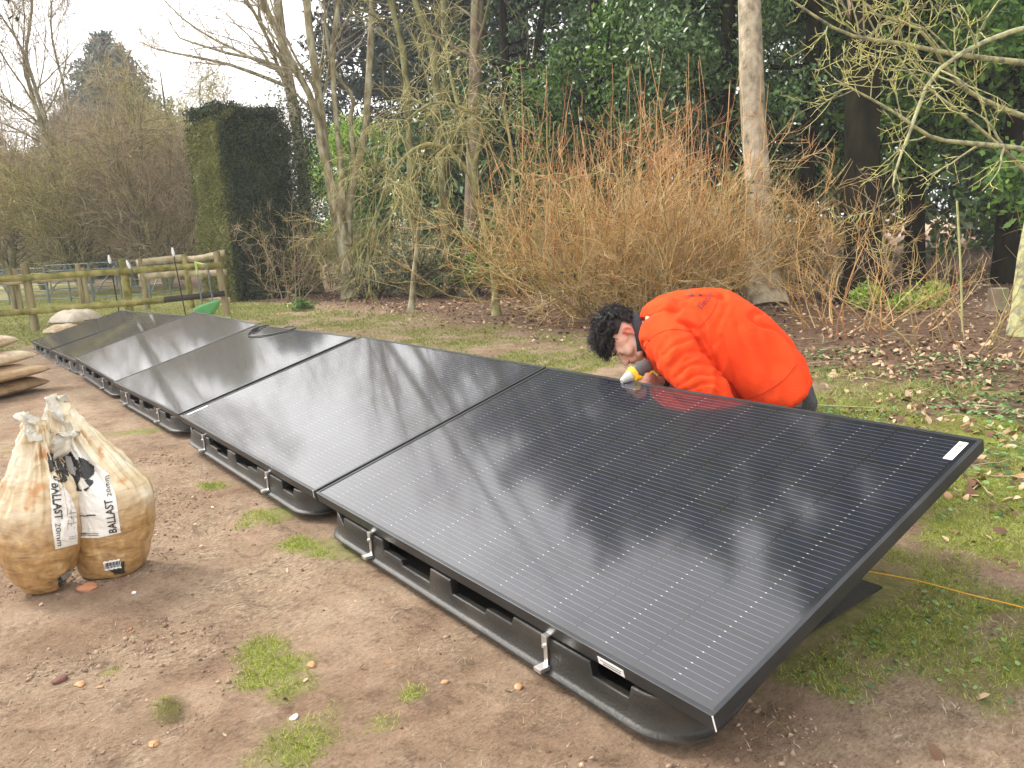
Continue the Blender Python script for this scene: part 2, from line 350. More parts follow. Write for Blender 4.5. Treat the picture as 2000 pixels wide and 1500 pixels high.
blades('dry_grass', x4, y4, .017, .0013, M_dry, g, 'flattened dry straw-coloured grass trodden into the earth', 'dry grass', 2.2)

# ------------------------------------------------------------------ solar panels
PW, PD, PT = 1.722, 1.134, .035
mg = bpy.data.materials.new('solar_glass_over_black_cells'); mg.use_nodes = True; N = mg.node_tree.nodes; L = mg.node_tree.links; b = N['Principled BSDF']
tcn = N.new('ShaderNodeTexCoord'); sp = N.new('ShaderNodeSeparateXYZ'); L.new(tcn.outputs['Object'], sp.inputs[0])
x_, y_ = sp.outputs[0], sp.outputs[1]
Q = lambda op, a, b_=None, c=None: mathn(N, L, op, a, b_, c)
yy = Q('SUBTRACT', y_, .024); fy = Q('FRACT', Q('DIVIDE', yy, .0181)); ly = Q('LESS_THAN', Q('ABSOLUTE', Q('SUBTRACT', fy, .5)), .042)
cyf = Q('FRACT', Q('DIVIDE', yy, .181)); edge_y = Q('GREATER_THAN', Q('ABSOLUTE', Q('SUBTRACT', cyf, .5)), .476)
xx = Q('SUBTRACT', x_, .0235); fx = Q('FRACT', Q('DIVIDE', xx, .0930)); ax = Q('ABSOLUTE', Q('SUBTRACT', fx, .5)); gapx = Q('GREATER_THAN', ax, .487); nearx = Q('GREATER_THAN', ax, .474)
inx = Q('MULTIPLY', Q('GREATER_THAN', x_, .025), Q('LESS_THAN', x_, PW-.025)); iny = Q('MULTIPLY', Q('GREATER_THAN', y_, .026), Q('LESS_THAN', y_, PD-.026)); inn = Q('MULTIPLY', inx, iny)
g2 = Q('GREATER_THAN', Q('ABSOLUTE', Q('SUBTRACT', Q('FRACT', Q('DIVIDE', xx, .186)), .5)), .486); gap = Q('MAXIMUM', Q('MAXIMUM', gapx, edge_y), g2)
lm = Q('MULTIPLY', Q('MULTIPLY', ly, inn), Q('MULTIPLY', Q('SUBTRACT', 1, edge_y), Q('SUBTRACT', 1, g2)))
def cmix(f, a, b_):
    n = N.new('ShaderNodeMix'); n.data_type = 'RGBA'; n.blend_type = 'MIX'; L.new(f, n.inputs['Factor'])
    for s, q in (('A', a), ('B', b_)):
        if isinstance(q, tuple): n.inputs[s].default_value = (*q, 1)
        else: L.new(q, n.inputs[s])
    return n.outputs['Result']
nz = N.new('ShaderNodeTexNoise'); nz.inputs['Scale'].default_value = 14; L.new(tcn.outputs['Object'], nz.inputs['Vector'])
cell = cmix(nz.outputs['Fac'], (.002, .003, .009), (.004, .006, .016))
c = cmix(gap, cell, (.0008, .0008, .001)); lc = cmix(nearx, (.075, .08, .10), (.50, .51, .53)); c = cmix(lm, c, lc)
du = N.new('ShaderNodeTexNoise'); du.inputs['Scale'].default_value = 5; du.inputs['Detail'].default_value = 9; du.inputs['Roughness'].default_value = .7; L.new(tcn.outputs['Object'], du.inputs['Vector'])
dm = N.new('ShaderNodeMapRange'); dm.inputs['From Min'].default_value = .5; dm.inputs['From Max'].default_value = .75; dm.inputs['To Max'].default_value = .018; L.new(du.outputs['Fac'], dm.inputs['Value'])
c = cmix(dm.outputs[0], c, (.30, .25, .19))
L.new(c, b.inputs['Base Color']); b.inputs['Roughness'].default_value = .55; b.inputs['Specular IOR Level'].default_value = .2
b.inputs['Coat Weight'].default_value = 1; b.inputs['Coat IOR'].default_value = 1.76
dn = N.new('ShaderNodeTexNoise'); dn.inputs['Scale'].default_value = 2.2; dn.inputs['Detail'].default_value = 5; L.new(tcn.outputs['Object'], dn.inputs['Vector'])
rr_ = N.new('ShaderNodeMapRange'); rr_.inputs['To Min'].default_value = .05; rr_.inputs['To Max'].default_value = .10; L.new(dn.outputs['Fac'], rr_.inputs['Value']); L.new(rr_.outputs[0], b.inputs['Coat Roughness'])
M_glass = mg
M_frame = mat('black_anodised_frame', ((.035, .037, .040), (.055, .058, .062)), 6, .42, metal=.5)
M_alu = mat('bare_aluminium', ((.62, .62, .62), (.8, .8, .79)), 30, .35, metal=.9)
M_white = mat('white_sticker', ((.78, .78, .76), (.85, .85, .83)), 40, .5)
M_ink = mat('black_print', ((.02, .02, .02), (.035, .033, .03)), 30, .5)
M_plastic = mat('black_recycled_plastic', ((.010, .0095, .008), (.020, .018, .015), (.05, .042, .032)), 5, .5, .15, 160, det=9, lo=.3, hi=.75)
M_cable = mat('black_cable_sheath', ((.012, .012, .012), (.02, .02, .02)), 8, .45)

panels = [  # origin at the low near corner, row elevation, tilt, label
    ((0, 0, .17), 0, 14.79, 'nearest black solar panel in the row with white dashed grid lines and corner sticker'),
    ((-1.738, 0, .17), 0, 14.79, 'second solar panel from the front, its near edge butting the frontmost panel'),
    ((-3.60, .03, .15), -1.2, 14.9, 'third solar panel from the front with a loop of black cable on its top edge'),
    ((-5.37, .05, .105), .3, 15.4, 'fourth solar panel from the front, silvery with bright sky reflection'),
    ((-7.16, .08, .065), -1.7, 15.0, 'fifth solar panel from the front, dull olive, second last of the row'),
    ((-8.93, .08, .02), -1.7, 14.3, 'farthest solar panel at the far end of the row beside the fence')]
notch = [(-1.675, 1), (-1.614, .62), (-1.518, 1), (-1.25, .66), (-1.137, .5), (-.975, 1), (-.868, .58), (-.71, .76), (-.598, 1), (-.325, .66), (-.21, 1), (-.07, 1)]
def panel_matrix(o, e, t):
    e, t = rad(e), rad(t)
    u = Vector((-math.cos(e), 0, math.sin(e))); h = Vector((0, 1, 0)); n = u.cross(h); n = -n if n.z < 0 else n
    v = h*math.cos(t)+n*math.sin(t); n2 = Vector(u).cross(v); n2 = -n2 if n2.z < 0 else n2
    return Matrix(((u.x, v.x, n2.x, o[0]), (u.y, v.y, n2.y, o[1]), (u.z, v.z, n2.z, o[2]), (0, 0, 0, 1)))
PM = []
def frame_bm():
    bm = bmesh.new(); lip = .011
    box(bm, (0, 0, -PT), (PW, lip, 0)); box(bm, (0, PD-lip, -PT), (PW, PD, 0))
    box(bm, (0, lip, -PT), (lip, PD-lip, 0)); box(bm, (PW-lip, lip, -PT), (PW, PD-lip, 0))
    box(bm, (.03, lip, -PT), (PW-.03, .03, -PT+.002)); box(bm, (.03, PD-.03, -PT), (PW-.03, PD-lip, -PT+.002))
    return bm
proto = {}
for k, (o, e, t, lab) in enumerate(panels):
    Mx = panel_matrix(o, e, t); PM.append(Mx)
    root = thing('solar_panel', o, lab, 'solar panel', 'solar panels laid in a row'); root.matrix_world = Mx
    if not proto:
        f_ = bmobj('frame', frame_bm(), M_frame, root, bevel=.0012); proto['frame'] = f_
        bm = bmesh.new(); box(bm, (.0105, .0105, -.0075), (PW-.0105, PD-.0105, -.0022)); gl = bmobj('glass', bm, M_glass, root); proto['glass'] = gl
    else:
        for nme in ('frame', 'glass'):
            c_ = proto[nme].copy(); C.objects.link(c_); c_.parent = root
    if k == 0:
        bm = bmesh.new(); box(bm, (.024, PD-.125, -.0022), (.046, PD-.03, -.0012)); s_ = bmobj('corner_label', bm, M_white, root); 
        bm = bmesh.new()
        for q in range(22): box(bm, (.029, PD-.118+q*.0038, -.0012), (.041, PD-.118+q*.0038+random.uniform(.0008, .0022), -.0008))
        bmobj('barcode', bm, M_ink, s_)
        bm = bmesh.new(); box(bm, (.225, -.001, -.031), (.30, 0, -.013)); s_ = bmobj('frame_label', bm, M_white, root)
        bm = bmesh.new(); box(bm, (.232, -.0016, -.020), (.293, -.001, -.0185)); box(bm, (.235, -.0016, -.0265), (.285, -.001, -.0245)); bmobj('label_print', bm, M_ink, s_)
        bm = bmesh.new(); box(bm, (-.001, -.0015, -.034), (.0012, .0005, .001), Matrix.Rotation(0.05, 4, 'Y')); bmobj('corner_pin', bm, M_white, root)
    if k == 1:
        bm = bmesh.new(); box(bm, (PW-.052, .03, -.0022), (PW-.036, .14, -.0012)); bmobj('corner_label', bm, M_white, root)
        bm = bmesh.new(); box(bm, (.004, -.0015, -.036), (.0065, .0005, .001), Matrix.Rotation(-.4, 4, 'Y')); bmobj('corner_pin', bm, M_white, root)
def tub(k):
    o, e, t, _ = panels[k]; root = thing('mounting_tub', o, ['black plastic mounting tub under the nearest solar panel', 'black plastic mounting tub under the second solar panel', 'black plastic mounting tub under the third solar panel, by the cable loop', 'black plastic mounting tub under the silvery fourth solar panel', 'black plastic mounting tub under the fifth solar panel', 'black plastic mounting tub at the far end of the row'][k], 'tub', 'ballast tubs under the solar panels')
    root.matrix_world = Matrix.Translation(o) @ Matrix.Rotation(rad(e), 4, 'Y')
    return root
tubp = None; zb = -.126; slope = math.tan(rad(14.6))
for k in range(6):
    root = tub(k)
    if tubp is None:
        mb = MB(); TH = .007
        # path round the tub seen from above, with top heights; front wall carries the notches
        xs, ys, zt = [], [], []
        top = -.037
        r = .13
        for j in range(7):                                # far front corner
            a = math.pi+math.pi/2*(j/6); xs.append(-1.675+r+r*math.cos(a)); ys.append(.006+r+r*math.sin(a)); zt.append(top+.002)
        fr = []
        X0, X1 = -1.675+r, -.07-r
        def hfull(fr_): return zb+(top-zb)*fr_
        # restart with an explicit front wall that follows the notch table
        pth = [(-1.40-.12*0, .9)]
        P2 = []
        for (nx, hf), (nx2, hf2) in zip(notch[:-1], notch[1:]):
            P2.append((nx+.004, hf)); P2.append((nx2-.004, hf))
        P2[0] = (notch[0][0], 1); P2[-1] = (notch[-1][0], 1)
        path = []
        for j in range(8):                                # left side from the rear to the front corner
            u = j/7; path.append((-1.50-.11*u*0-.04*u, .95-.83*u, None))
        for j in range(6):
            a = math.pi+math.pi/2*(j+1)/7; path.append((-1.54-.0+.0+.06+.12*math.cos(a)-.06, .125+.12*math.sin(a), 1.))
        path = [p for p in path]
        left_x = path[-1][0]
        path += [(x, .005, h) for x, h in P2 if left_x+.004 < x < -.19]+[(-.188, .005, 1.)]
        path[13:13] = []
        for j in range(7):
            a = -math.pi/2+math.pi/2*(j+1)/8; path.append((-.185+.10*math.cos(a), .105+.10*math.sin(a), 1.))
        for j in range(9):
            u = j/8; path.append((-.088-.14*u, .14+.81*u, None))
        def ztop(p): return top-.001+max(0, p[1]-.005)*slope if p[2] is None else (zb+(top-zb)*p[2]+max(0, p[1]-.005)*slope*(1 if p[2] == 1 else .0)-.003)
        pts = np.array([(p[0], p[1]) for p in path]); tz = np.array([ztop(p) for p in path])
        T = np.gradient(pts, axis=0); T /= np.linalg.norm(T, axis=1, keepdims=True)+1e-9; Nn = np.stack([T[:, 1], -T[:, 0]], -1)
        def smoothn(a): 
            b2 = a.copy(); b2[1:-1] = (a[:-2]+2*a[1:-1]+a[2:])/4; return b2/np.linalg.norm(b2, axis=1, keepdims=True)
        Nn = smoothn(Nn)
        rings = []
        fac = np.array([1. if p[2] is not None else max(.15, 1-p[1]*2.2) for p in path])[:, None]
        def rg(off, z): return np.column_stack([pts+Nn*(off*fac if off > 0 else off), z if not np.isscalar(z) else np.full(len(pts), z)])
        # profile: flange lip, wall rising with a slight inward batter, rounded rim, inner face
        prof = [(.014, zb+.001), (.019, zb+.004), (.018, zb+.009), (.008, zb+.012), (.004, zb+.017)]
        rings = [rg(a_, z_) for a_, z_ in prof]
        for s in (.5, .9): rings.append(rg(.004-.004*s, zb+.02+(tz-zb-.02)*s))
        rings += [rg(-.0005, tz-.0015), rg(-.003, tz), rg(-.0065, tz-.0005), rg(-.022, tz-.004), rg(-.024, tz-.010), rg(-.03, np.full(len(pts), zb+.01)), rg(-.06, zb+.004)]
        n = len(pts); V = np.concatenate(rings); Fq = []
        for q in range(len(rings)-1):
            for i in range(n-1): Fq.append([q*n+i, q*n+i+1, (q+1)*n+i+1, (q+1)*n+i])
        mb.add(V, Fq)
        ob = mb.build('tray_wall', M_plastic, root, smooth=True)
        sm_ = ob.modifiers.new('edge', 'EDGE_SPLIT'); sm_.split_angle = rad(50)
        # floor of the tub and rear wall
        bm = bmesh.new(); box(bm, (-1.50, .04, zb+.002), (-.16, .93, zb+.008)); fl = bmobj('tray_floor', bm, M_plastic, root)
        bm = bmesh.new(); box(bm, (-1.49, .93, zb), (-.24, .945, top+.93*slope-.01))
        for q in range(5): box(bm, (-1.36+q*.24, .945, zb), (-1.24+q*.24, .965, top+.93*slope-.05))
        rw = bmobj('rear_wall', bm, M_plastic, root, bevel=.004)
        cl = []
        for xc in (-1.318, -.466):
            bm = bmesh.new()
            box(bm, (xc-.009, -.006, -.058), (xc+.009, -.003, -.034)); box(bm, (xc-.009, -.006, -.0342), (xc+.009, .012, -.0312))
            box(bm, (xc-.006, -.0035, -.104), (xc+.007, -.0008, -.056)); box(bm, (xc-.012, -.030, -.113), (xc+.012, -.0005, -.1035)); 
            bmesh.ops.create_cone(bm, cap_ends=True, segments=10, radius1=.0042, radius2=.0042, depth=.007, matrix=Matrix.Translation((xc, -.008, -.056)) @ Matrix.Rotation(math.pi/2, 4, 'X'))
            cl.append(bmobj('clamp_bracket', bm, M_alu, root, bevel=.0006))
        tubp = [ob, fl, rw]+cl
    else:
        for c0 in tubp:
            c_ = c0.copy(); C.objects.link(c_); c_.parent = root

# loop of cable lying over the third panel's top edge
def onp(k, x, y, z=.0): return PM[k] @ Vector((x, y, z))
def tube_thing(name, pts, r, m, label, cat, n=60, sides=8, parent=None):
    P = spline([tuple(p) for p in pts], n); mb = MB(); tubes(mb, P, np.full(n, r), sides, True)
    o = mb.build(name, m, parent, True, origin=None)
    if label: tag(o, label, cat)
    return o
K = 2
cp = [onp(K, 1.50, 1.17, -.12), onp(K, 1.52, 1.15, -.01), onp(K, 1.54, 1.10, .006), onp(K, 1.50, .985, .004), onp(K, 1.38, .93, .004), onp(K, 1.22, .95, .004), onp(K, 1.06, 1.04, .004), onp(K, .98, 1.11, .006), onp(K, .97, 1.145, .004), onp(K, 1.05, 1.155, .008), onp(K, 1.25, 1.15, -.02), onp(K, 1.30, 1.16, -.13)]
cb = tube_thing('cable', cp, .0045, M_cable, 'loop of black cable lying on the top edge of the third solar panel', 'cable', 90)
mb = MB(); tubes(mb, spline([onp(K, 1.53, 1.075, .011), onp(K, 1.51, 1.0, .010)], 6), np.array([.006, .011, .012, .012, .011, .006]), 10, True); mb.build('connector', M_cable, cb, True)

# ------------------------------------------------------------------ trees and shrubs
def norm(a): return a/(np.linalg.norm(a, axis=-1, keepdims=True)+1e-9)
def branches(P, Rr, per, tr, ang, Ln, n=6, rr=.55, up=.3, wig=.25, tip=.25, g=rng, falloff=.5, bias=None, rmax=9, rmin=.0):
    """side shoots of every polyline in P: number per, start range tr, angle range ang (degrees), length range Ln"""
    N, k, _ = P.shape
    i = np.repeat(np.arange(N), per); M_ = len(i); t = g.uniform(tr[0], tr[1], M_)
    u = t*(k-1); j = np.minimum(u.astype(int), k-2); f = (u-j)[:, None]
    st = P[i, j]*(1-f)+P[i, j+1]*f; tg = norm(P[i, j+1]-P[i, j]); r0 = Rr[i, j]*(1-f[:, 0])+Rr[i, j+1]*f[:, 0]
    side = norm(np.cross(tg, g.normal(size=(M_, 3)))); a = np.radians(g.uniform(ang[0], ang[1], M_))[:, None]
    d = norm(tg*np.cos(a)+side*np.sin(a))
    if bias is not None: d = norm(d+np.asarray(bias))
    L_ = g.uniform(Ln[0], Ln[1], M_)*(1-falloff*(t-tr[0])/(tr[1]-tr[0]+1e-6)); out_ = [st]; p = st
    upv = up if np.ndim(up) else np.array([0, 0, up])
    for q in range(n-1):
        d = norm(d+upv/n+g.normal(0, wig, (M_, 3))/math.sqrt(n)); p = p+d*(L_/(n-1))[:, None]; out_.append(p)
    R0 = np.clip(r0*rr, rmin, rmax); R2 = R0[:, None]*np.linspace(1, tip, n)[None]
    return np.stack(out_, 1), R2
def trunkline(spec, n=14, wig=.0, flare=True):
    """spec: list of (px, py, depth, radius); a first point with py on the ground may give depth None"""
    pts = []; rs = []
    for (px, py, d, r) in spec:
        pts.append(gpt(px, py) if d is None else at(px, py, d)); rs.append(r)
    P = spline(pts, n); R_ = np.interp(np.linspace(0, 1, n), np.linspace(0, 1, len(rs)), rs)
    if flare: R_[0] *= 1.45; P[0][2] -= .05
    return P, R_
def put(name, parts, base, label, cat, group=None):
    """parts: list of (name, MB, material, smooth); one Empty at the base with its parts"""
    root = thing(name, base, label, cat, group)
    for nm, mb, m, sm in parts:
        if mb.n: mb.build(nm, m, root, sm, origin=base)
    return root
def deciduous(name, base, trunks, lv, bark, twig, label, cat='tree', group=None, seed=1, extra=None, nmin=2, leaf=None):
    g = np.random.default_rng(seed); mt = MB(); mtw = MB()
    Ps = [t[0] for t in trunks]; Rs = [t[1] for t in trunks]
    for p, r in zip(Ps, Rs): tubes(mt, p, r, 9, True)
    P = np.stack(Ps); R_ = np.stack(Rs); lastP = []
    for q, l in enumerate(lv):
        P, R_ = branches(P, R_, g=g, **l); tubes(mt if q < 1 else mtw, P, R_, 5 if q < 1 else 3)
        lastP.append(P)
    ps = [('trunk', mt, bark, True), ('twigs', mtw, twig, False)]
    if leaf:
        ml = MB(); PP = lastP[leaf.get('lv', -1)]; n = leaf['n']; i = g.integers(0, len(PP), n); u = g.uniform(leaf.get('t0', .2), 1, n)*(PP.shape[1]-1)
        j = np.minimum(u.astype(int), PP.shape[1]-2); f = (u-j)[:, None]
        c = PP[i, j]*(1-f)+PP[i, j+1]*f+g.normal(0, leaf['sp'], (n, 3)); c = c[c[:, 2] > leaf.get('zmin', .2)]
        leaves(ml, c, leaf['s'], leaf.get('asp', .45), leaf.get('droop', 0), g=g); ps.append(('foliage', ml, leaf['m'], False))
    return put(name, ps, base, label, cat, group)
def vertical(px, py, h, r, lean=(0, 0), n=14, wig=.12, seed=0, tip=.25):
    g = np.random.default_rng(seed+900); b_ = gpt(px, py); u = np.linspace(0, 1, n)
    P = b_+np.stack([lean[0]*u*h+wig*h*.1*np.cumsum(g.normal(0, .35, n))/2, lean[1]*u*h+wig*h*.1*np.cumsum(g.normal(0, .35, n))/2, u*h], -1)
    P[0] = b_-[0, 0, .05]; R_ = r*(1-(1-tip)*u); R_[0] *= 1.4
    return P, R_, b_

# two tall trees beside the clipped hedge: one single trunk, one splitting into five stems
bA = gpt(610, 572); dA = gdepth(610, 572)
tA = [trunkline([(612, 573, None, .20), (600, 470, dA, .16), (590, 330, dA, .145), (572, 200, dA, .13), (548, 60, dA, .11), (528, -180, dA, .10), (490, -600, dA, .07), (470, -1100, dA, .02)])]
lvA = [dict(per=14, tr=(.42, 1), ang=(35, 75), Ln=(3.0, 5.6), n=9, rr=.42, up=.35, wig=.28, bias=-RT*.45), dict(per=10, tr=(.15, 1), ang=(25, 60), Ln=(1.2, 2.8), n=7, rr=.45, up=-.1, wig=.3, rmin=.0065), dict(per=7, tr=(.15, 1), ang=(25, 60), Ln=(.35, 1.0), n=5, rr=.6, up=.2, wig=.3, rmin=.0055, tip=.6)]
deciduous('bare_tree', bA, tA, lvA, M_bark, M_twiggrey, 'tall bare tree with one curved trunk just right of the clipped hedge', seed=11)
bB = gpt(687, 582); dB = gdepth(687, 582); E_ = trunkline
tB = [E_([(688, 583, None, .17), (675, 500, dB, .13), (660, 440, dB, .11), (640, 330, dB, .09), (622, 180, dB, .085), (600, 20, dB, .08), (575, -300, dB, .06), (545, -1000, dB, .02)]),
      E_([(672, 470, dB, .12), (662, 400, dB-.1, .09), (630, 300, dB-.1, .08), (615, 210, dB-.1, .075), (560, 100, dB-.2, .06), (520, 20, dB-.3, .05), (470, -120, dB-.4, .03), (430, -250, dB, .02)], flare=False),
      E_([(678, 480, dB, .12), (682, 390, dB+.1, .085), (712, 270, dB+.1, .075), (722, 120, dB+.2, .07), (728, 0, dB+.2, .065), (738, -200, dB+.2, .05), (745, -500, dB, .03), (750, -700, dB, .02)], flare=False),
      E_([(665, 450, dB, .08), (668, 350, dB-.15, .06), (655, 220, dB-.1, .055), (650, 100, dB-.1, .05), (662, 0, dB-.1, .045), (670, -150, dB-.1, .035), (680, -350, dB, .02), (690, -500, dB, .015)], flare=False),
      E_([(685, 400, dB+.1, .06), (694, 330, dB+.2, .05), (684, 240, dB+.2, .045), (690, 190, dB+.2, .04), (660, 150, dB+.2, .03), (640, 90, dB+.2, .03), (630, -50, dB, .02), (620, -250, dB, .012)], flare=False)]
lvB = [dict(per=8, tr=(.45, 1), ang=(25, 60), Ln=(1.8, 3.6), n=8, rr=.4, up=.3, wig=.25, bias=-RT*.25), dict(per=6, tr=(.2, 1), ang=(25, 60), Ln=(.8, 1.8), n=6, rr=.5, up=.1, wig=.3, rmin=.006), dict(per=4, tr=(.15, 1), ang=(25, 60), Ln=(.3, .8), n=4, rr=.6, up=.2, wig=.3, rmin=.005, tip=.6)]
deciduous('bare_tree', bB, tB, lvB, M_bark, M_twiggrey, 'bare tree whose pale spotted trunk splits low into several stems', seed=12)
# a long bare limb system arching into the sky from outside the picture, left of the tall trunk
def limb_tree():
    b_ = gpt(300, 560); d = 26
    t = [E_([(118, 330, 25, .17), (70, 210, 25, .12), (50, 120, 25, .09), (62, 20, 25, .06), (60, -60, 25, .04), (75, -200, 25, .02)], flare=False),
         E_([(150, 520, 25, .2), (140, 400, 25, .18), (105, 290, 25, .13), (75, 190, 25, .10), (40, 90, 25, .07), (-20, 0, 25, .04)], flare=False),
         E_([(140, 400, 25, .10), (90, 260, 25, .08), (20, 200, 25, .06), (-40, 170, 25, .04)], n=14, flare=False),
         E_([(135, 380, 25, .09), (130, 200, 25.5, .07), (100, 60, 25.5, .05), (110, -80, 25.5, .02)], n=14, flare=False)]
    b_ = gpt(160, 545)
    t[1][0][0] = b_-[0, 0, .1]
    for q in t: q[1][:] *= .62
    lv = [dict(per=14, tr=(.2, 1), ang=(20, 60), Ln=(2.2, 4.6), n=8, rr=.45, up=.4, wig=.25), dict(per=10, tr=(.15, 1), ang=(20, 50), Ln=(.9, 2.2), n=6, rr=.5, up=.3, wig=.3, rmin=.008), dict(per=6, tr=(.2, 1), ang=(20, 50), Ln=(.4, 1.0), n=4, rr=.6, up=.2, wig=.25, rmin=.007, tip=.6)]
    deciduous('bare_tree', b_, t, lv, M_bark, M_twiggrey, 'tall leaning bare tree at the far left against white sky', seed=13)
limb_tree()
# the far thicket of bare trees and scrub behind the paddock
thk = [(355, 0, 32, 9.3, .13, M_twigbrown, 'wide bare brown tree in front of the tall conifer', 0), (255, 0, 27, 6.6, .11, M_twigolive, 'low spreading olive-green bare tree behind the paddock gate', 1),
       (75, 0, 29, 6.4, .11, M_twiggrey, 'mauve-grey bare tree behind the left fence', 2), (415, 0, 29, 7.0, .10, M_twigolive, 'greenish bare tree beside the left face of the clipped hedge', 3),
       (170, 0, 34, 7.2, .13, M_twigbrown, 'brown bare tree at the far side of the paddock', 4), (-40, 0, 32, 7.0, .12, M_twigbrown, 'bare tree at the left edge of the picture', 5), (320, 0, 24, 4.6, .09, M_twigbrown, 'low dense brown thicket tree left of the hedge', 6), (495, 0, 36, 8.0, .12, M_twiggrey, 'bare grey tree showing above the clipped hedge', 7),
       (30, 0, 42, 8.6, .14, M_twiggrey, 'pale far bare tree at the left skyline', 8), (150, 0, 25, 4.4, .08, M_twigolive, 'low olive thicket tree behind the far metal gates', 9), (10, 0, 25, 4.6, .08, M_twigbrown, 'low brown thicket tree above the leftmost fence rails', 10), (375, 0, 40, 10.5, .13, M_twigolive, 'tall thin olive bare tree behind the brown one', 11), (225, 0, 36, 8.8, .12, M_twiggrey, 'mauve-grey bare tree under the tip of the conifer', 12)]
for (px, py, d, h, r, mt_, lab, sd_) in thk:
    b_ = at(px, 500, d); b_[2] = float(g0(b_[0], b_[1])); g = np.random.default_rng(200+sd_); u = np.linspace(0, 1, 14)
    ts = []
    for q in range(5):
        a = g.uniform(0, 6.28); ln = g.uniform(.15, .5); hh = h*g.uniform(.7, 1.); P = b_+np.stack([np.cos(a)*ln*hh*u**1.1, np.sin(a)*ln*hh*u**1.1, u*hh*.95-.05], -1)+np.cumsum(g.normal(0, .06, (14, 3)), 0)*u[:, None]
        ts.append((P, r*(1-.85*u)*(1 if q else 1.2)))
    lv = [dict(per=15, tr=(.12, 1), ang=(25, 70), Ln=(1.8, 3.6), n=7, rr=.45, up=.15, wig=.3), dict(per=10, tr=(.15, 1), ang=(25, 60), Ln=(.7, 1.7), n=5, rr=.5, up=.15, wig=.35, rmin=.009), dict(per=4, tr=(.2, 1), ang=(25, 60), Ln=(.35, 1.0), n=3, rr=.6, up=.15, wig=.3, rmin=.0085, tip=.6)]
    deciduous('bare_tree', b_, ts, lv, M_barkmoss, mt_, lab, seed=300+sd_, group='bare trees behind the paddock')

def conifer(name, px, d, h, rbase, m, label, n=26000, s=.16, seed=0, power=1., z0=.1, trunkr=.16, lay=60, droop=.3, py=500):
    g = np.random.default_rng(500+seed); b_ = at(px, py, d); b_[2] = float(g0(b_[0], b_[1])); mt = MB(); mf = MB(); u = np.linspace(0, 1, 10)
    P = b_+np.stack([0*u, 0*u, u*h*.97], -1); R_ = trunkr*(1-.9*u); tubes(mt, P, R_, 8, True)
    nb = lay*5; t = g.uniform(z0, .99, nb); a = g.uniform(0, 6.28, nb); Lb = rbase*(1-t)**power*g.uniform(.65, 1.15, nb)+.15
    st = b_+np.stack([0*t, 0*t, t*h*.97], -1); d_ = np.stack([np.cos(a), np.sin(a), g.uniform(-.15, .45, nb)], -1); k = 6; v = np.linspace(0, 1, k)
    B = st[:, None]+d_[:, None]*Lb[:, None, None]*v[None, :, None]; B[:, :, 2] -= droop*(v**2)[None]*Lb[:, None]*.5
    tubes(mt, B, np.outer(np.clip(Lb*.014, .008, .06), 1-.7*v), 3)
    pr = (Lb+.2)/np.sum(Lb+.2); i = g.choice(nb, n, p=pr); vv = g.uniform(.15, 1, n)**.7; c = st[i]+d_[i]*(Lb[i]*vv)[:, None]; c[:, 2] -= droop*vv**2*Lb[i]*.5
    c += g.normal(0, 1, (n, 3))*(.06+.11*Lb[i]*(1-vv*.5))[:, None]
    leaves(mf, c, s, .38, droop, g=g)
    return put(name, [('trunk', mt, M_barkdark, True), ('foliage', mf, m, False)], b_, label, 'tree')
conifer('conifer_tree', 262, 46, 14.0, 7.4, M_conifgrey, 'tall grey-green conifer rising to a point on the left skyline', 60000, .36, 1, .85, .0, .3, 110)
conifer('conifer_tree', 60, 50, 8.0, 4.5, M_conifgrey, 'low spreading blue-green conifer left of the tall one', 16000, .4, 2, .6, .0, .2)
conifer('conifer_tree', 400, 55, 9.5, 5., M_conifgrey, 'rounded grey conifer behind the clipped hedge', 16000, .4, 3, .6, .0, .2)
conifer('pine_tree', 850, 27, 24, 4.8, M_conif, 'dark blue-green pine with gaps of sky behind the middle trunks', 36000, .26, 4, .3, .24, .25, 30)
conifer('pine_tree', 1040, 24, 22, 4.8, M_conif, 'dark pine behind the orange shrub', 36000, .25, 5, .3, .15, .25, 30)
conifer('pine_tree', 740, 33, 13, 3.4, M_conif, 'dark pine showing left of the pine with sky gaps', 14000, .28, 6, .4, .3, .2, 24)

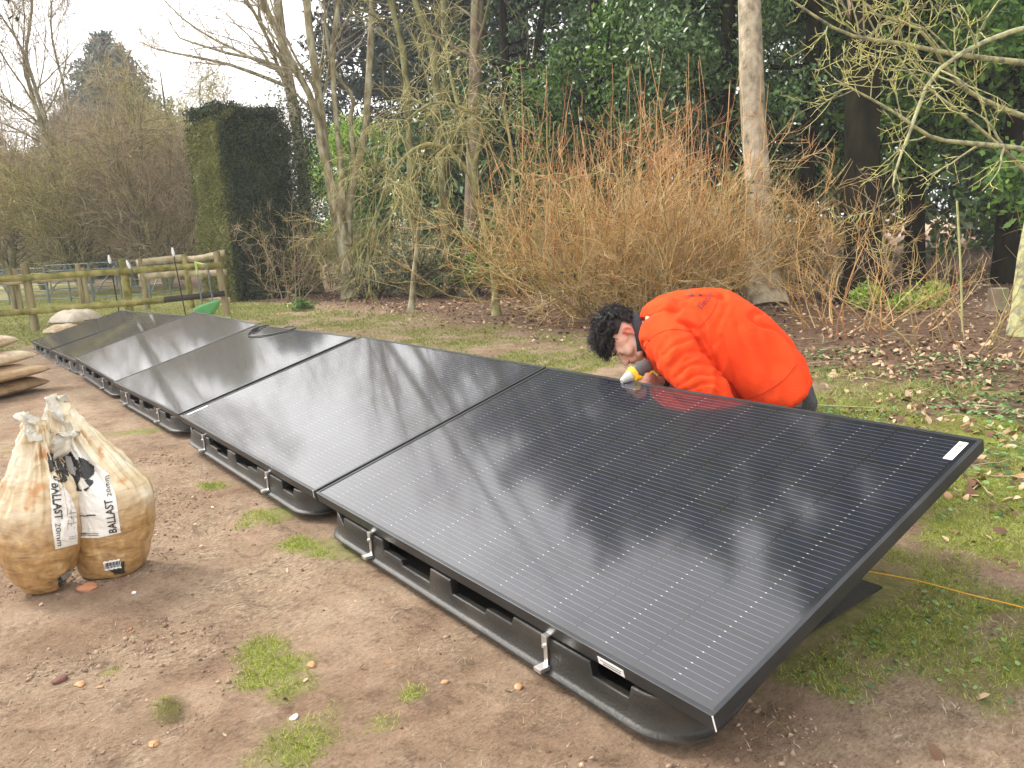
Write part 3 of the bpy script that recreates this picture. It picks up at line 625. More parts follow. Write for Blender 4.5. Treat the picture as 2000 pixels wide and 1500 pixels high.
conifer('pine_tree', -330, 15, 17, 4.0, M_conif, 'tall dark pine outside the left of the picture, mirrored in the panels', 22000, .22, 7, .35, .25, .25, 30)
conifer('pine_tree', -900, 15, 15, 3.6, M_conif, 'second dark pine outside the left of the picture', 16000, .22, 8, .35, .25, .25, 26)
def evergreen(name, px, d, h, rx, m, label, n=24000, s=.1, seed=0, z0=.8, tr=.13, asp=.45, py=560, lean=(0, 0)):
    g = np.random.default_rng(700+seed); b_ = at(px, py, d); b_[2] = float(g0(b_[0], b_[1])); u = np.linspace(0, 1, 12)
    n = int(n*(1+.055*max(0, h-8)))
    P = b_+np.stack([lean[0]*u*h+np.cumsum(g.normal(0, .03, 12)), lean[1]*u*h+np.cumsum(g.normal(0, .03, 12)), u*h*.93-.03], -1); R_ = tr*(1-.85*u); R_[0] *= 1.3
    mt = MB(); mf = MB(); tubes(mt, P, R_, 9, True)
    P1, R1 = branches(P[None], R_[None], int(46+3*max(0, h-9)), (z0/h, .99), (50, 95), (rx*.55, rx*1.15), n=6, rr=.4, up=.15, wig=.3, g=g, falloff=.45); tubes(mt, P1, R1, 4)
    P2, R2 = branches(P1, R1, 7, (.25, 1), (25, 70), (rx*.25, rx*.5), n=4, rr=.5, up=.0, wig=.3, g=g, rmin=.004); tubes(mt, P2, R2, 3)
    i = g.integers(0, len(P2), n); k = P2.shape[1]; uu = g.uniform(.1, 1, n)*(k-1); j = np.minimum(uu.astype(int), k-2); f = (uu-j)[:, None]
    c = P2[i, j]*(1-f)+P2[i, j+1]*f+g.normal(0, .07+s*.5, (n, 3)); leaves(mf, c, s, asp, .3, g=g)
    return put(name, [('trunk', mt, M_barkdark, True), ('foliage', mf, m, False)], b_, label, 'tree')
evergreen('holly_tree', 1180, 15.5, 15.5, 2.6, M_laurel, 'mid-green evergreen behind the left half of the orange shrub', 30000, .12, 1)
evergreen('holly_tree', 1330, 14.0, 17, 2.6, M_holly, 'dark evergreen directly behind the top of the orange shrub', 30000, .12, 2)
evergreen('holly_tree', 1420, 11.8, 15, 1.9, M_holly, 'glossy dark holly just left of the pale trunk', 30000, .10, 3, z0=1.1)
evergreen('holly_tree', 1580, 11.2, 15.5, 2.1, M_holly, 'glossy dark holly just right of the pale trunk', 36000, .10, 4, z0=.8)
evergreen('laurel_tree', 1780, 11.5, 14, 2.2, M_laurel, 'mid-green laurel with large hanging leaves behind the lichen branches', 30000, .13, 5, z0=.7)
evergreen('laurel_tree', 1960, 10.5, 13, 2.2, M_laurel, 'mid-green laurel at the right edge of the picture', 28000, .13, 6, z0=.6)
evergreen('holly_tree', 1700, 14.5, 19.0, 2.8, M_holly, 'tall dark evergreen behind the laurels', 26000, .13, 7, z0=1.2)
evergreen('holly_tree', 2080, 13.5, 16, 2.8, M_holly, 'dark evergreen beyond the right edge laurel', 20000, .14, 8, z0=1.)
evergreen('holly_tree', 1010, 18, 15, 2.6, M_holly, 'dark evergreen left of the orange shrub', 22000, .14, 9, z0=.5)
evergreen('laurel_tree', 705, 24, 4.5, 1.9, M_bright, 'bright yellow-green laurel seen between the forked stems', 16000, .13, 10, z0=.6, tr=.07)
evergreen('laurel_tree', 760, 22, 3.4, 1.8, M_laurel, 'dull green laurel under the bright green one', 14000, .13, 11, z0=.3, tr=.07)
evergreen('holly_tree', 870, 20, 3.8, 1.7, M_laurel, 'low green holly between the thin trunks', 14000, .12, 12, z0=.3, tr=.07)

def bush(name, px, py, w_, h, m, label, n=9000, s=.06, seed=0, d=None, mt_=None, asp=.5):
    g = np.random.default_rng(800+seed); b_ = gpt(px, py) if d is None else at(px, py, d); b_[2] = float(g0(b_[0], b_[1])); N0 = 60
    a = g.uniform(0, 6.28, N0); u = np.linspace(0, 1, 6); ln = g.uniform(.1, 1, N0)*w_; st = np.stack([np.cos(a), np.sin(a)], -1)
    P = b_+np.stack([st[:, :1]*ln[:, None]*u, st[:, 1:]*ln[:, None]*u, (h*np.sqrt(np.clip(1-(ln/w_)**2*.8, .1, 1))*g.uniform(.6, 1, N0))[:, None]*u**.8], -1)
    R_ = np.outer(np.full(N0, .012), 1-.7*u); mb = MB(); tubes(mb, P, R_, 3); P2, R2 = branches(P, R_, 7, (.2, 1), (25, 70), (.15*h, .4*h), n=4, g=g, rmin=.003); tubes(mb, P2, R2, 3)
    mf = MB(); i = g.integers(0, len(P2), n); k = P2.shape[1]; uu = g.uniform(0, 1, n)*(k-1); j = np.minimum(uu.astype(int), k-2); f = (uu-j)[:, None]
    c = P2[i, j]*(1-f)+P2[i, j+1]*f+g.normal(0, .04, (n, 3)); c = c[c[:, 2] > b_[2]+.02]; leaves(mf, c, s, asp, .2, g=g)
    return put(name, [('stems', mb, mt_ or M_twigolive, False), ('foliage', mf, m, False)], b_, label, 'shrub')
bush('variegated_bush', 835, 572, 1.35, 1.25, M_varieg, 'low pale-edged variegated bush behind the thin leaning stub', 22000, .05, 1, d=14.6)
bush('variegated_bush', 735, 575, .9, .75, M_varieg, 'small variegated bush right of the forked tree', 9000, .05, 2, d=15.6)
bush('green_bush', 980, 570, 1.3, 1.3, M_laurel, 'green bush behind the left foot of the orange shrub', 12000, .07, 3, d=14.5)
bush('small_evergreen_plant', 1688, 605, .22, .28, M_bright, 'small fresh green plant at the foot of the dark right trunk', 700, .06, 4)
bush('small_evergreen_plant', 1815, 603, .25, .26, M_bright, 'small fresh green plant right of the first one under the laurels', 700, .06, 5)
bush('small_evergreen_plant', 1760, 612, .15, .2, M_bright, 'smallest fresh green plant between its two neighbours', 350, .05, 6)
bush('daffodil_clump', 590, 606, .28, .16, M_laurel, 'clump of green daffodil leaves behind the third panel', 500, .12, 7, asp=.16)

# dark wood beyond everything on the right (one mass)
g = np.random.default_rng(55); mb = MB(); cs = []
for q in range(64):
    px = g.uniform(900, 2350); d = g.uniform(17.5, 25); b_ = at(px, 560, d); b_[2] = g.uniform(.3, 7.) if px > 1150 else g.uniform(.2, 3.4)
    n = 900; v = g.normal(size=(n, 3)); v = norm(v)*g.uniform(.5, 1, (n, 1))**.4*np.array([1.7, 1.7, 1.3]); cs.append(b_+v)
leaves(mb, np.concatenate(cs), .24, .55, .2, g=g); tag(mb.build('woodland', M_holly, None), 'dark evergreen woodland closing the view behind the right-hand trees', 'woodland', kind='stuff')
g = np.random.default_rng(56); mb = MB(); cs = []
for q in range(60):
    px = g.uniform(-300, 700); d = g.uniform(48, 66); b_ = at(px, 500, d); b_[2] = g.uniform(0, 3.6)
    n = 400; v = norm(g.normal(size=(n, 3)))*g.uniform(.4, 1, (n, 1))**.4*np.array([4., 4., 2.2]); cs.append(b_+v)
leaves(mb, np.concatenate(cs), .5, .5, .2, g=g); tag(mb.build('woodland', M_conifgrey, None), 'hazy grey-green woodland along the far side of the paddock', 'woodland', kind='stuff')

# trunks among the evergreens
def stem(name, spec, bark, twig, label, seed, lv=None, group=None):
    P, R_ = trunkline(spec); b_ = P[0].copy(); b_[2] += .05
    lv = lv if lv is not None else [dict(per=12, tr=(.45, 1), ang=(35, 75), Ln=(1., 2.4), n=6, rr=.35, up=.3, wig=.3), dict(per=5, tr=(.2, 1), ang=(25, 60), Ln=(.4, 1.1), n=5, rr=.5, up=.2, wig=.3, rmin=.004)]
    return deciduous(name, b_, [(P, R_)], lv, bark, twig, label, seed=seed, group=group)
d = gdepth(1500, 592)
stem('pale_trunk_tree', [(1500, 594, None, .205), (1490, 500, d, .175), (1480, 350, d, .155), (1470, 200, d, .16), (1466, 60, d, .145), (1462, -100, d, .14), (1458, -500, d, .11), (1455, -1000, d, .05)], M_barktan, M_twigbrown, 'straight pale tan tree trunk rising behind the worker', 21,
     [dict(per=10, tr=(.62, 1), ang=(45, 80), Ln=(1.2, 2.6), n=6, rr=.3, up=.3, wig=.3), dict(per=6, tr=(.2, 1), ang=(25, 60), Ln=(.4, 1.2), n=5, rr=.5, up=.2, wig=.3, rmin=.004)])
d = gdepth(1690, 590)
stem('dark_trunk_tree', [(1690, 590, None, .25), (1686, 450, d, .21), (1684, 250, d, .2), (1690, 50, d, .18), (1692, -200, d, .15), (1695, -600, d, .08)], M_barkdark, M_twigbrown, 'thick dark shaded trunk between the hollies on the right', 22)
d = gdepth(915, 577)
stem('brown_trunk_tree', [(915, 578, None, .17), (918, 450, d, .13), (922, 330, d, .125), (926, 200, d, .12), (930, 60, d, .12), (935, -100, d, .11), (938, -400, d, .07), (940, -800, d, .03)], M_barkred, M_twigbrown, 'reddish-brown straight trunk with moss in the middle of the wood', 23)
d = 15.5
for (sp_, lab, s_) in (([(815, 565, d, .08), (803, 400, d, .075), (800, 280, d, .07), (790, 120, d, .07), (770, 30, d, .06), (745, -60, d, .05), (700, -300, d, .03)], 'slim mossy trunk left of the reddish one, leaning left at the top', 24),
                      ([(880, 568, d, .09), (868, 420, d, .08), (856, 250, d, .075), (845, 100, d, .07), (812, 10, d, .06), (790, -120, d, .05), (760, -400, d, .03)], 'slim mossy trunk just left of the reddish one', 25),
                      ([(888, 568, d+3, .1), (876, 420, d+3, .1), (872, 250, d+3, .1), (870, 120, d+3, .09), (868, 0, d+3, .08), (865, -300, d+3, .04)], 'straight olive trunk deep in the middle of the wood', 26),
                      ([(1035, 560, d+1, .08), (1030, 400, d+1, .075), (1035, 250, d+1, .075), (1045, 120, d+1, .07), (1062, 0, d+1, .06), (1090, -250, d+1, .03)], 'dark slim trunk behind the left top of the orange shrub', 27),
                      ([(1090, 560, d+2, .1), (1092, 400, d+2, .09), (1100, 250, d+2, .08), (1118, 100, d+2, .08), (1135, -50, d+2, .06), (1160, -300, d+2, .03)], 'slim trunk leaning right behind the orange shrub', 28),
                      ([(1240, 560, d+1, .07), (1238, 380, d+1, .07), (1236, 200, d+1, .06), (1232, 0, d+1, .05), (1230, -300, d+1, .03)], 'thin straight trunk behind the tips of the orange shrub', 29)):
    b0 = at(sp_[0][0], sp_[0][1], sp_[0][2]); 
    P, R_ = trunkline(sp_, flare=False); P[0][2] = float(g0(P[0][0], P[0][1]))-.03
    deciduous('mossy_trunk_tree', np.array([P[0][0], P[0][1], P[0][2]+.03]), [(P, R_)], [dict(per=14, tr=(.3, 1), ang=(30, 70), Ln=(.9, 2.2), n=6, rr=.4, up=.35, wig=.3), dict(per=6, tr=(.2, 1), ang=(25, 60), Ln=(.4, 1.1), n=5, rr=.5, up=.2, wig=.3, rmin=.004)], M_barkmoss if s_ < 27 else M_barkdark, M_twigolive, lab, seed=s_, group='slim trunks inside the wood')
# the lichen-yellow tree with hanging branches left of the shrub
b_ = gpt(970, 616); d = gdepth(970, 616)
tD = [E_([(970, 617, None, .055), (966, 560, d, .045), (955, 480, d, .04), (940, 420, d, .036), (925, 330, d+.1, .03), (905, 250, d+.2, .026), (880, 150, d+.3, .018), (870, 70, d+.4, .008)]),
      E_([(962, 540, d, .04), (985, 470, d-.1, .034), (1000, 380, d-.1, .028), (1000, 300, d, .022), (985, 220, d, .014), (975, 150, d, .007)], flare=False),
      E_([(940, 420, d, .036), (915, 340, d-.2, .03), (870, 290, d-.4, .027), (820, 285, d-.6, .024), (770, 330, d-.8, .018), (740, 400, d-1., .012), (715, 470, d-1., .006)], flare=False),
      E_([(925, 330, d, .03), (940, 240, d-.1, .024), (900, 210, d-.3, .02), (850, 200, d-.5, .017), (800, 230, d-.6, .014), (760, 290, d-.8, .009), (735, 340, d-.9, .004)], flare=False)]
lvD = [dict(per=12, tr=(.25, 1), ang=(30, 80), Ln=(.6, 1.4), n=8, rr=.5, up=-.1, wig=.5, rmin=.006), dict(per=7, tr=(.15, 1), ang=(25, 70), Ln=(.4, 1.1), n=7, rr=.6, up=-1.1, wig=.45, rmin=.004, tip=.5), dict(per=4, tr=(.15, 1), ang=(20, 60), Ln=(.15, .5), n=5, rr=.7, up=-.7, wig=.4, rmin=.003, tip=.6)]
deciduous('weeping_tree', b_, tD, lvD, M_lichen2, M_twigolive, 'small lichen-yellow tree with tangled hanging twigs left of the orange shrub', seed=31)
b_ = gpt(803, 604); d = gdepth(803, 604)
P, R_ = trunkline([(803, 605, None, .05), (808, 540, d, .04), (815, 480, d, .036), (818, 440, d, .03), (822, 400, d, .02)])
deciduous('cut_sapling', b_, [(P, R_)], [dict(per=6, tr=(.7, 1), ang=(30, 70), Ln=(.3, .8), n=6, rr=.4, up=-.3, wig=.4, rmin=.004), dict(per=4, tr=(.2, 1), ang=(30, 60), Ln=(.2, .5), n=5, rr=.6, up=-.6, wig=.3, rmin=.003)], M_bark, M_twigolive, 'thin leaning grey sapling stub in front of the variegated bush', seed=32)
# small bare red-brown shrub against the hedge's right side, and one under the forked tree
def fanshrub(name, base, N0, L0, lean, m, label, seed, tw=5, r=.008, up=.5, tl=(.25, .7), w_=.15, cat='shrub', rmin=.0035, m2=None, third=0, flat=None, wg=.28, ta=(15, 50), tipz=None):
    g = np.random.default_rng(seed); a = g.uniform(0, 6.28, N0); le = np.radians(g.uniform(lean[0], lean[1], N0)); rb = w_*np.sqrt(g.uniform(0, 1, N0))
    st = np.asarray(base)+np.stack([rb*np.cos(a), rb*np.sin(a), 0*a], -1)
    if flat is not None: st[:, :2] += g.uniform(-1, 1, (N0, 1))*np.asarray(flat)[None, :2]
    d = np.stack([np.cos(a)*np.sin(le), np.sin(a)*np.sin(le), np.cos(le)], -1); n = 9; L_ = g.uniform(L0[0], L0[1], N0); o = [st]; p = st
    for q in range(n-1):
        d = norm(d+np.array([0, 0, up])/n+g.normal(0, wg, (N0, 3))/math.sqrt(n)); p = p+d*(L_/(n-1))[:, None]; p[:, 2] = np.maximum(p[:, 2], base[2]+.03*q); o.append(p)
    P = np.stack(o, 1); R_ = (r*g.uniform(.6, 1.3, N0))[:, None]*np.linspace(1, .25, n)[None]; mb = MB(); tubes(mb, P, R_, 4)
    m3 = MB(); P2, R2 = branches(P, R_, tw, (.2, .95), ta, tl, n=6, rr=.6, up=up, wig=wg+.05, g=g, rmin=rmin, tip=.4); m4 = MB(); k = P2[:, -1, 2] > (tipz or 99); tubes(m3, P2[~k], R2[~k], 3)
    if k.any(): tubes(m4, P2[k], R2[k], 3)
    if third:
        P3, R3 = branches(P2, R2, third, (.15, .95), (20, 60), (tl[0]*.4, tl[1]*.5), n=4, rr=.7, up=up*.6, wig=.3, g=g, rmin=rmin*.8, tip=.5); k = P3[:, -1, 2] > (tipz or 99)+g.normal(0, .2, len(P3)); tubes(m3, P3[~k], R3[~k], 3)
        if k.any(): tubes(m4, P3[k], R3[k], 3)
    if m4.n: return put(name, [('stems', mb, m, False), ('twigs', m3, m2 or m, False), ('red_tips', m4, M_orangered, False)], base, label, cat)
    return put(name, [('stems', mb, m, False), ('twigs', m3, m2 or m, False)], base, label, cat)
M_shoot = mat('shoots_green_brown', ((.22, .17, .05), (.40, .30, .11), (.55, .41, .17)), 2, .75, island=.6)
fanshrub('coppiced_shrub', at(1240, 560, 9.1)*np.array([1, 1, 0])+np.array([0, 0, .03]), 200, (1.0, 2.5), (2, 64), M_shoot, 'large orange-brown coppiced shrub of hundreds of bare shoots behind the worker', 41, tw=8, r=.009, up=.45, tl=(.35, .95), w_=.5, rmin=.0034, m2=M_orange, third=4, flat=RT*.70, wg=.5, ta=(15, 70), tipz=1.75)
fanshrub('coppiced_shrub', at(1490, 560, 10.3)*np.array([1, 1, 0])+np.array([0, 0, .03]), 110, (.8, 1.9), (6, 70), M_shoot, 'smaller orange-brown shrub tangled round the foot of the pale trunk', 42, tw=8, r=.008, up=.4, tl=(.35, 1.0), w_=.5, rmin=.0034, m2=M_orange, third=4, flat=RT*.45, wg=.5, ta=(20, 75))
b0 = at(1240, 560, 9.1)*np.array([1, 1, 0])
g = np.random.default_rng(43); N0 = 80; mb = MB(); st = b0+g.uniform(-1.3, 1.35, (N0, 1))*RT*np.array([1, 1, 0])+np.stack([g.uniform(-.3, .3, N0), g.uniform(-.3, .3, N0), g.uniform(.3, .8, N0)], -1); d_ = norm(np.stack([g.normal(0, .13, N0), g.normal(0, .13, N0), np.ones(N0)], -1)); u = np.linspace(0, 1, 8)
P = st[:, None]+d_[:, None]*(g.uniform(1.2, 2.4, N0)[:, None, None]*u[None, :, None])+np.cumsum(g.normal(0, .012, (N0, 8, 3)), 1); tubes(mb, P, np.outer(g.uniform(.0045, .008, N0), 1-.6*u), 4)
o = mb.build('whip_shoots', M_orangered, None, origin=b0); o.parent = bpy.data.objects['coppiced_shrub']
fanshrub('bare_shrub', at(560, 565, 15.6)*np.array([1, 1, 0])-np.array([0, 0, .18]), 14, (1.2, 2.5), (5, 40), M_twigbrown, 'bare reddish shrub growing against the dark face of the hedge', 44, tw=9, r=.010, up=.2, tl=(.3, .9), w_=.3, m2=M_twigbrown, third=5, rmin=.004, wg=.5, ta=(20, 70))
fanshrub('bare_shrub', gpt(570, 578), 40, (1.0, 2.2), (5, 60), M_twigolive, 'olive bare shrub between the hedge and the first trunk', 45, tw=7, r=.012, up=.0, tl=(.4, 1.0), w_=.4, third=4, rmin=.005)
fanshrub('bare_shrub', at(745, 570, 17), 34, (1.0, 2.2), (10, 65), M_twigolive, 'olive bare shrub behind and right of the forked tree', 46, tw=7, r=.010, up=-.3, tl=(.4, 1.0), w_=.4, third=4, rmin=.004)
fanshrub('bare_shrub', at(640, 560, 19), 60, (1.2, 2.6), (10, 60), M_twigolive, 'brown bare scrub seen between the two tall trunks', 47, tw=7, r=.010, up=.2, tl=(.4, 1.0), w_=.8, third=3, rmin=.005)
fanshrub('bare_shrub', gpt(1760, 650), 16, (.6, 1.4), (5, 60), M_orangered, 'thin red-stemmed shrub in front of the laurels on the right', 48, tw=4, r=.006, up=.3, tl=(.2, .6), w_=.6, third=2, rmin=.002, wg=.45, m2=M_twigbrown)
fanshrub('bare_shrub', gpt(1640, 640), 18, (.5, 1.3), (15, 70), M_orange, 'low bare shrub to the right of the worker', 49, tw=5, r=.006, up=.3, tl=(.2, .6), w_=.4, third=2, rmin=.0022)
fanshrub('bare_shrub', gpt(1900, 690), 16, (.4, 1.3), (10, 75), M_shoot, 'straggling green-brown stems at the lower right of the wood', 50, tw=4, r=.005, up=.1, tl=(.2, .6), w_=.5, third=2, rmin=.002)
fanshrub('bare_shrub', at(1150, 575, 13), 60, (.8, 2.), (10, 60), M_twigolive, 'dull scrub behind the orange shrub', 51, tw=6, r=.008, up=.2, tl=(.3, .8), w_=1., third=3, rmin=.0035)

# lichen-covered tree at the right edge, its branches reaching into the picture
b_ = gpt(1990, 652); d = gdepth(1990, 652)
tR = [E_([(1992, 655, None, .075), (1996, 560, d, .06), (2010, 460, d, .055), (2040, 330, d, .05), (2070, 200, d-.2, .042), (2090, 60, d-.4, .036), (2100, -150, d-.4, .025), (2110, -420, d-.3, .012)]),
      E_([(2075, 130, d-.3, .03), (1960, 118, d-.6, .02), (1850, 103, d-.9, .016), (1760, 85, d-1.1, .013), (1650, 65, d-1.3, .010), (1545, 0, d-1.5, .006)], flare=False),
      E_([(2070, 310, d-.2, .030), (1990, 290, d-.5, .020), (1900, 280, d-.8, .016), (1820, 268, d-1., .013), (1740, 215, d-1.1, .009), (1630, 155, d-1.2, .005)], flare=False),
      E_([(2080, 40, d-.4, .026), (1950, 70, d-.8, .016), (1830, 140, d-1.0, .014), (1780, 250, d-1.1, .010), (1745, 350, d-1.2, .006), (1755, 395, d-1.2, .004)], flare=False),
      E_([(2060, 250, d, .026), (1930, 200, d-.4, .017), (1860, 150, d-.7, .014), (1800, 60, d-1., .010), (1700, 20, d-1.1, .007), (1660, -60, d-1.2, .004)], flare=False),
      E_([(2080, 420, d, .02), (2000, 330, d-.3, .014), (1900, 240, d-.6, .011), (1810, 170, d-.8, .009), (1760, 120, d-.9, .006), (1735, 50, d-1., .003)], flare=False)]
lvR = [dict(per=9, tr=(.25, .98), ang=(30, 75), Ln=(.3, .9), n=7, rr=.55, up=-.1, wig=.45, rmin=.004, rmax=.012), dict(per=5, tr=(.2, 1), ang=(30, 75), Ln=(.12, .42), n=6, rr=.65, up=.15, wig=.4, rmin=.003, tip=.6), dict(per=2, tr=(.3, 1), ang=(30, 70), Ln=(.04, .14), n=4, rr=.8, up=.4, wig=.3, rmin=.0026, tip=.8)]
deciduous('lichen_tree', b_, tR, lvR, M_lichenbark, M_lichen, 'lichen-yellow bare tree at the right edge reaching its crooked branches inwards', seed=61)
# bamboo cane and tree stump
cb0 = gpt(1880, 650); tube_thing('bamboo_cane', [cb0, at(1876, 520, gdepth(1880, 650)), at(1869, 392, gdepth(1880, 650))], .009, mat('bamboo', ((.32, .33, .12), (.45, .45, .2)), 10, .6), 'single upright bamboo cane in front of the laurels', 'cane')
s0 = gpt(1947, 606); mb = MB(); P = s0+np.stack([np.zeros(8), np.zeros(8), np.linspace(-.03, .22, 8)], -1); tubes(mb, P, np.array([.14, .115, .10, .095, .092, .09, .09, .088]), 16, True)
tag(mb.build('tree_stump', M_barkred, None, True), 'short sawn tree stump at the foot of the right laurels', 'stump')

# clipped yew block
def hedge():
    c = gpt(430, 600); d1 = 16.2
    a = at(400, 560, d1+.9); b2 = at(464, 575, d1); c2 = at(590, 570, d1+1.1)          # left back, near corner, right
    for p in (a, b2, c2): p[2] = float(g0(p[0], p[1]))
    e1 = c2-b2; e2 = a-b2; H_ = 3.98; g = np.random.default_rng(71)
    root = thing('clipped_hedge', b2, 'tall clipped yew hedge block with one face coloured yellow-green as if sunlit, beside the fence', 'hedge')
    def face(o, u, v, n, m, nm, s=.075, bulge=.07):
        uu = g.uniform(-.02, 1.02, n); vv = g.uniform(0, 1, n); nn = norm(np.cross(u, v)); nn = nn if nn@(o+u/2+v/2-(b2+(e1+e2)/2+np.array([0, 0, H_/2]))) > 0 else -nn
        lump = (fbm(np.stack([uu*3.2, vv*6, np.full(n, .3)], -1), 4, 5)-.5)*.22
        rn = np.clip((vv-.88)/.12, 0, 1)**2*.3*(abs(v[2]) > .1)
        P = o+uu[:, None]*u+vv[:, None]*v+nn*(lump+g.uniform(-.16, .06, n)-rn)[:, None]
        mb = MB(); leaves(mb, P-b2, s, .3, .1, g=g); mb.build(nm, m, root)
    up = np.array([0, 0, H_])
    face(b2, e1, up, 42000, M_yew_shade, 'shaded_dark_face'); face(b2, e2, up*.985, 60000, M_yew_lit, 'lit_yellow_face', .055)
    face(b2+up, e1, e2, 9000, M_yew_shade, 'clipped_top'); face(c2, e2, up, 9000, M_yew_shade, 'end_face'); face(a, e1, up, 9000, M_yew_shade, 'rear_face')
    bm = bmesh.new(); bm.verts.ensure_lookup_table(); i_ = .14
    cc = (e1+e2)/2; q = [np.zeros(3), e1, e1+e2, e2]; vs = []
    for z in (.05, H_-.22):
        for p in q: vs.append(bm.verts.new(tuple((p-cc)*(1-.17)+cc+np.array([0, 0, z]))))
    for f in ((0, 1, 5, 4), (1, 2, 6, 5), (2, 3, 7, 6), (3, 0, 4, 7), (4, 5, 6, 7)): bm.faces.new([vs[k] for k in f])
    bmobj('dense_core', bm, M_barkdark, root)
    mb = MB(); n = 7000; P = e1*1.08+g.normal(0, 1, (n, 3))*np.array([.28, .28, 1.0])+np.array([0, 0, 2.3]); leaves(mb, P[P[:, 2] > .05], .09, .35, .1, g=g); mb.build('loose_growth', M_yew_shade, root)
hedge()

# ------------------------------------------------------------------ paddock fence, gates, poles
M_wood = mat('mossy_fence_timber', ((.14, .13, .03), (.28, .25, .07), (.40, .33, .15)), 6, .9, .1, 40, det=9)
M_woodpost = mat('weathered_post_timber', ((.16, .13, .06), (.28, .23, .12), (.36, .31, .19)), 4, .85, .4, 40, stretch=(2, 2, .4))
M_woodpale = mat('bare_rough_boards', ((.24, .20, .11), (.38, .31, .19), (.48, .40, .26)), 4, .85, .3, 40)
M_wooddark = mat('dark_creosoted_rail', ((.03, .028, .022), (.06, .05, .04)), 6, .8)
M_galv = mat('galvanised_steel', ((.13, .16, .17), (.22, .26, .27)), 12, .55, metal=.3)
def base_at(px, d):
    p = at(px, 560, d); p[2] = float(g0(p[0], p[1])); return p
def post(mb, p, h, r=.055, lean=(0, 0), sides=10):
    P = p+np.stack([np.linspace(0, lean[0], 5), np.linspace(0, lean[1], 5), np.linspace(-.05, h, 5)], -1); tubes(mb, P, np.array([r*1.06, r, r*.98, r*.97, r*.95]), sides, True)
def plank(mb, a, b, h, th=.03, sag=.0):
    a = np.asarray(a, float); b = np.asarray(b, float); u = norm(b-a); s = norm(np.cross(u, [0, 0, 1])); n = 5; V = []
    for k in range(n):
        f = k/(n-1); c = a+(b-a)*f+np.array([0, 0, sag*math.sin(f*math.pi*1.3)])
        for (q, z) in ((-1, -1), (1, -1), (1, 1), (-1, 1)): V.append(c+s*th/2*q+np.array([0, 0, h/2*z]))
    Fq = [[k*4+i, k*4+(i+1) % 4, (k+1)*4+(i+1) % 4, (k+1)*4+i] for k in range(n-1) for i in range(4)]+[[3, 2, 1, 0], [n*4-4, n*4-3, n*4-2, n*4-1]]
    mb.add(V, Fq)
def fence(lab, posts, rails, origin, pm=M_woodpost, name='wooden_fence', cat='fence'):
    root = thing(name, origin, lab, cat)
    for a in posts:
        mb = MB(); post(mb, *a[:-1] if isinstance(a[-1], bpy.types.Material) else a); mb.build('post', a[-1] if isinstance(a[-1], bpy.types.Material) else pm, root, True, origin=origin)
    for (a, b_, h, th, m_, sag) in rails:
        mb = MB(); plank(mb, a, b_, h, th, sag); mb.build('rail', m_, root, origin=origin)
    return root
Z = lambda p, z: np.array([p[0], p[1], p[2]+z])
f1 = gpt(70, 647); f3 = gpt(444, 616); f2 = f1+(f3-f1)*.48; f0 = f1-(f3-f1)*.62
off = norm(np.cross(f3-f1, [0, 0, 1]))*-.07
off = off if off@FW < 0 else off
offb = -off
fence('mossy two-rail wooden fence running across the near side of the paddock', [(f1, 1.06, .062, (-.02, 0)), (f2, 1.04, .064, (0, 0), M_wood), (f3, 1.08, .06, (-.05, -.04)), (f0, 1.05, .06)],
      [(Z(f0, .86)+offb, Z(f1, .84)+offb, .10, .03, M_wood, 0), (Z(f1, .84)+offb, Z(f2+(f3-f1)*.06, .85)+offb, .10, .03, M_wood, 0), (Z(f2+(f3-f1)*.05, .85)+offb*1.6, Z(f3, .86)+offb*1.6, .095, .03, M_wood, .01),
       (Z(f0, .33)+offb, Z(f1, .32)+offb, .10, .03, M_wood, 0), (Z(f1, .32)+offb, Z(f2+(f3-f1)*.2, .34)+offb, .10, .03, M_wood, 0), (Z(f2+(f3-f1)*.19, .35)+offb*1.6, Z(f3, .38)+offb*1.6, .095, .03, M_wooddark, 0)], f1)
q1 = base_at(282, 15.6); q2 = base_at(369, 15.2); q3 = base_at(437, 14.7); q3b = base_at(446, 14.6)
fence('pale rough-boarded fence section standing just behind the corner of the mossy fence', [(q1, 1.02, .055), (q2, 1.06, .06, (0, 0), M_wood), (q3, 1.0, .05, (0, 0), M_wood)],
      [(Z(q1-(q2-q1)*.1, .94), Z(q2, 1.0), .13, .03, M_woodpale, 0), (Z(q2, .96), Z(q3b, 1.03), .12, .03, M_woodpale, -.02), (Z(q1-(q2-q1)*.1, .66), Z(q2, .70), .12, .03, M_woodpale, 0), (Z(q2, .68), Z(q3b, .68), .12, .03, M_woodpale, 0), (Z(q2, .24), Z(q3b, .16), .11, .03, M_woodpale, 0)], q1)
r1 = base_at(22, 17.2); r2 = base_at(158, 17.0); r0 = base_at(-120, 17.2)
fence('grey weathered fence with one middle rail behind the left of the mossy fence', [(r1, .97, .06), (Z(r1, 0)+RT*.13, .95, .06), (r2, .98, .055), (Z(r2, 0)+RT*.1, .9, .05)], [(Z(r0, .62), Z(r2, .68), .10, .03, M_woodpale, 0)], r1)
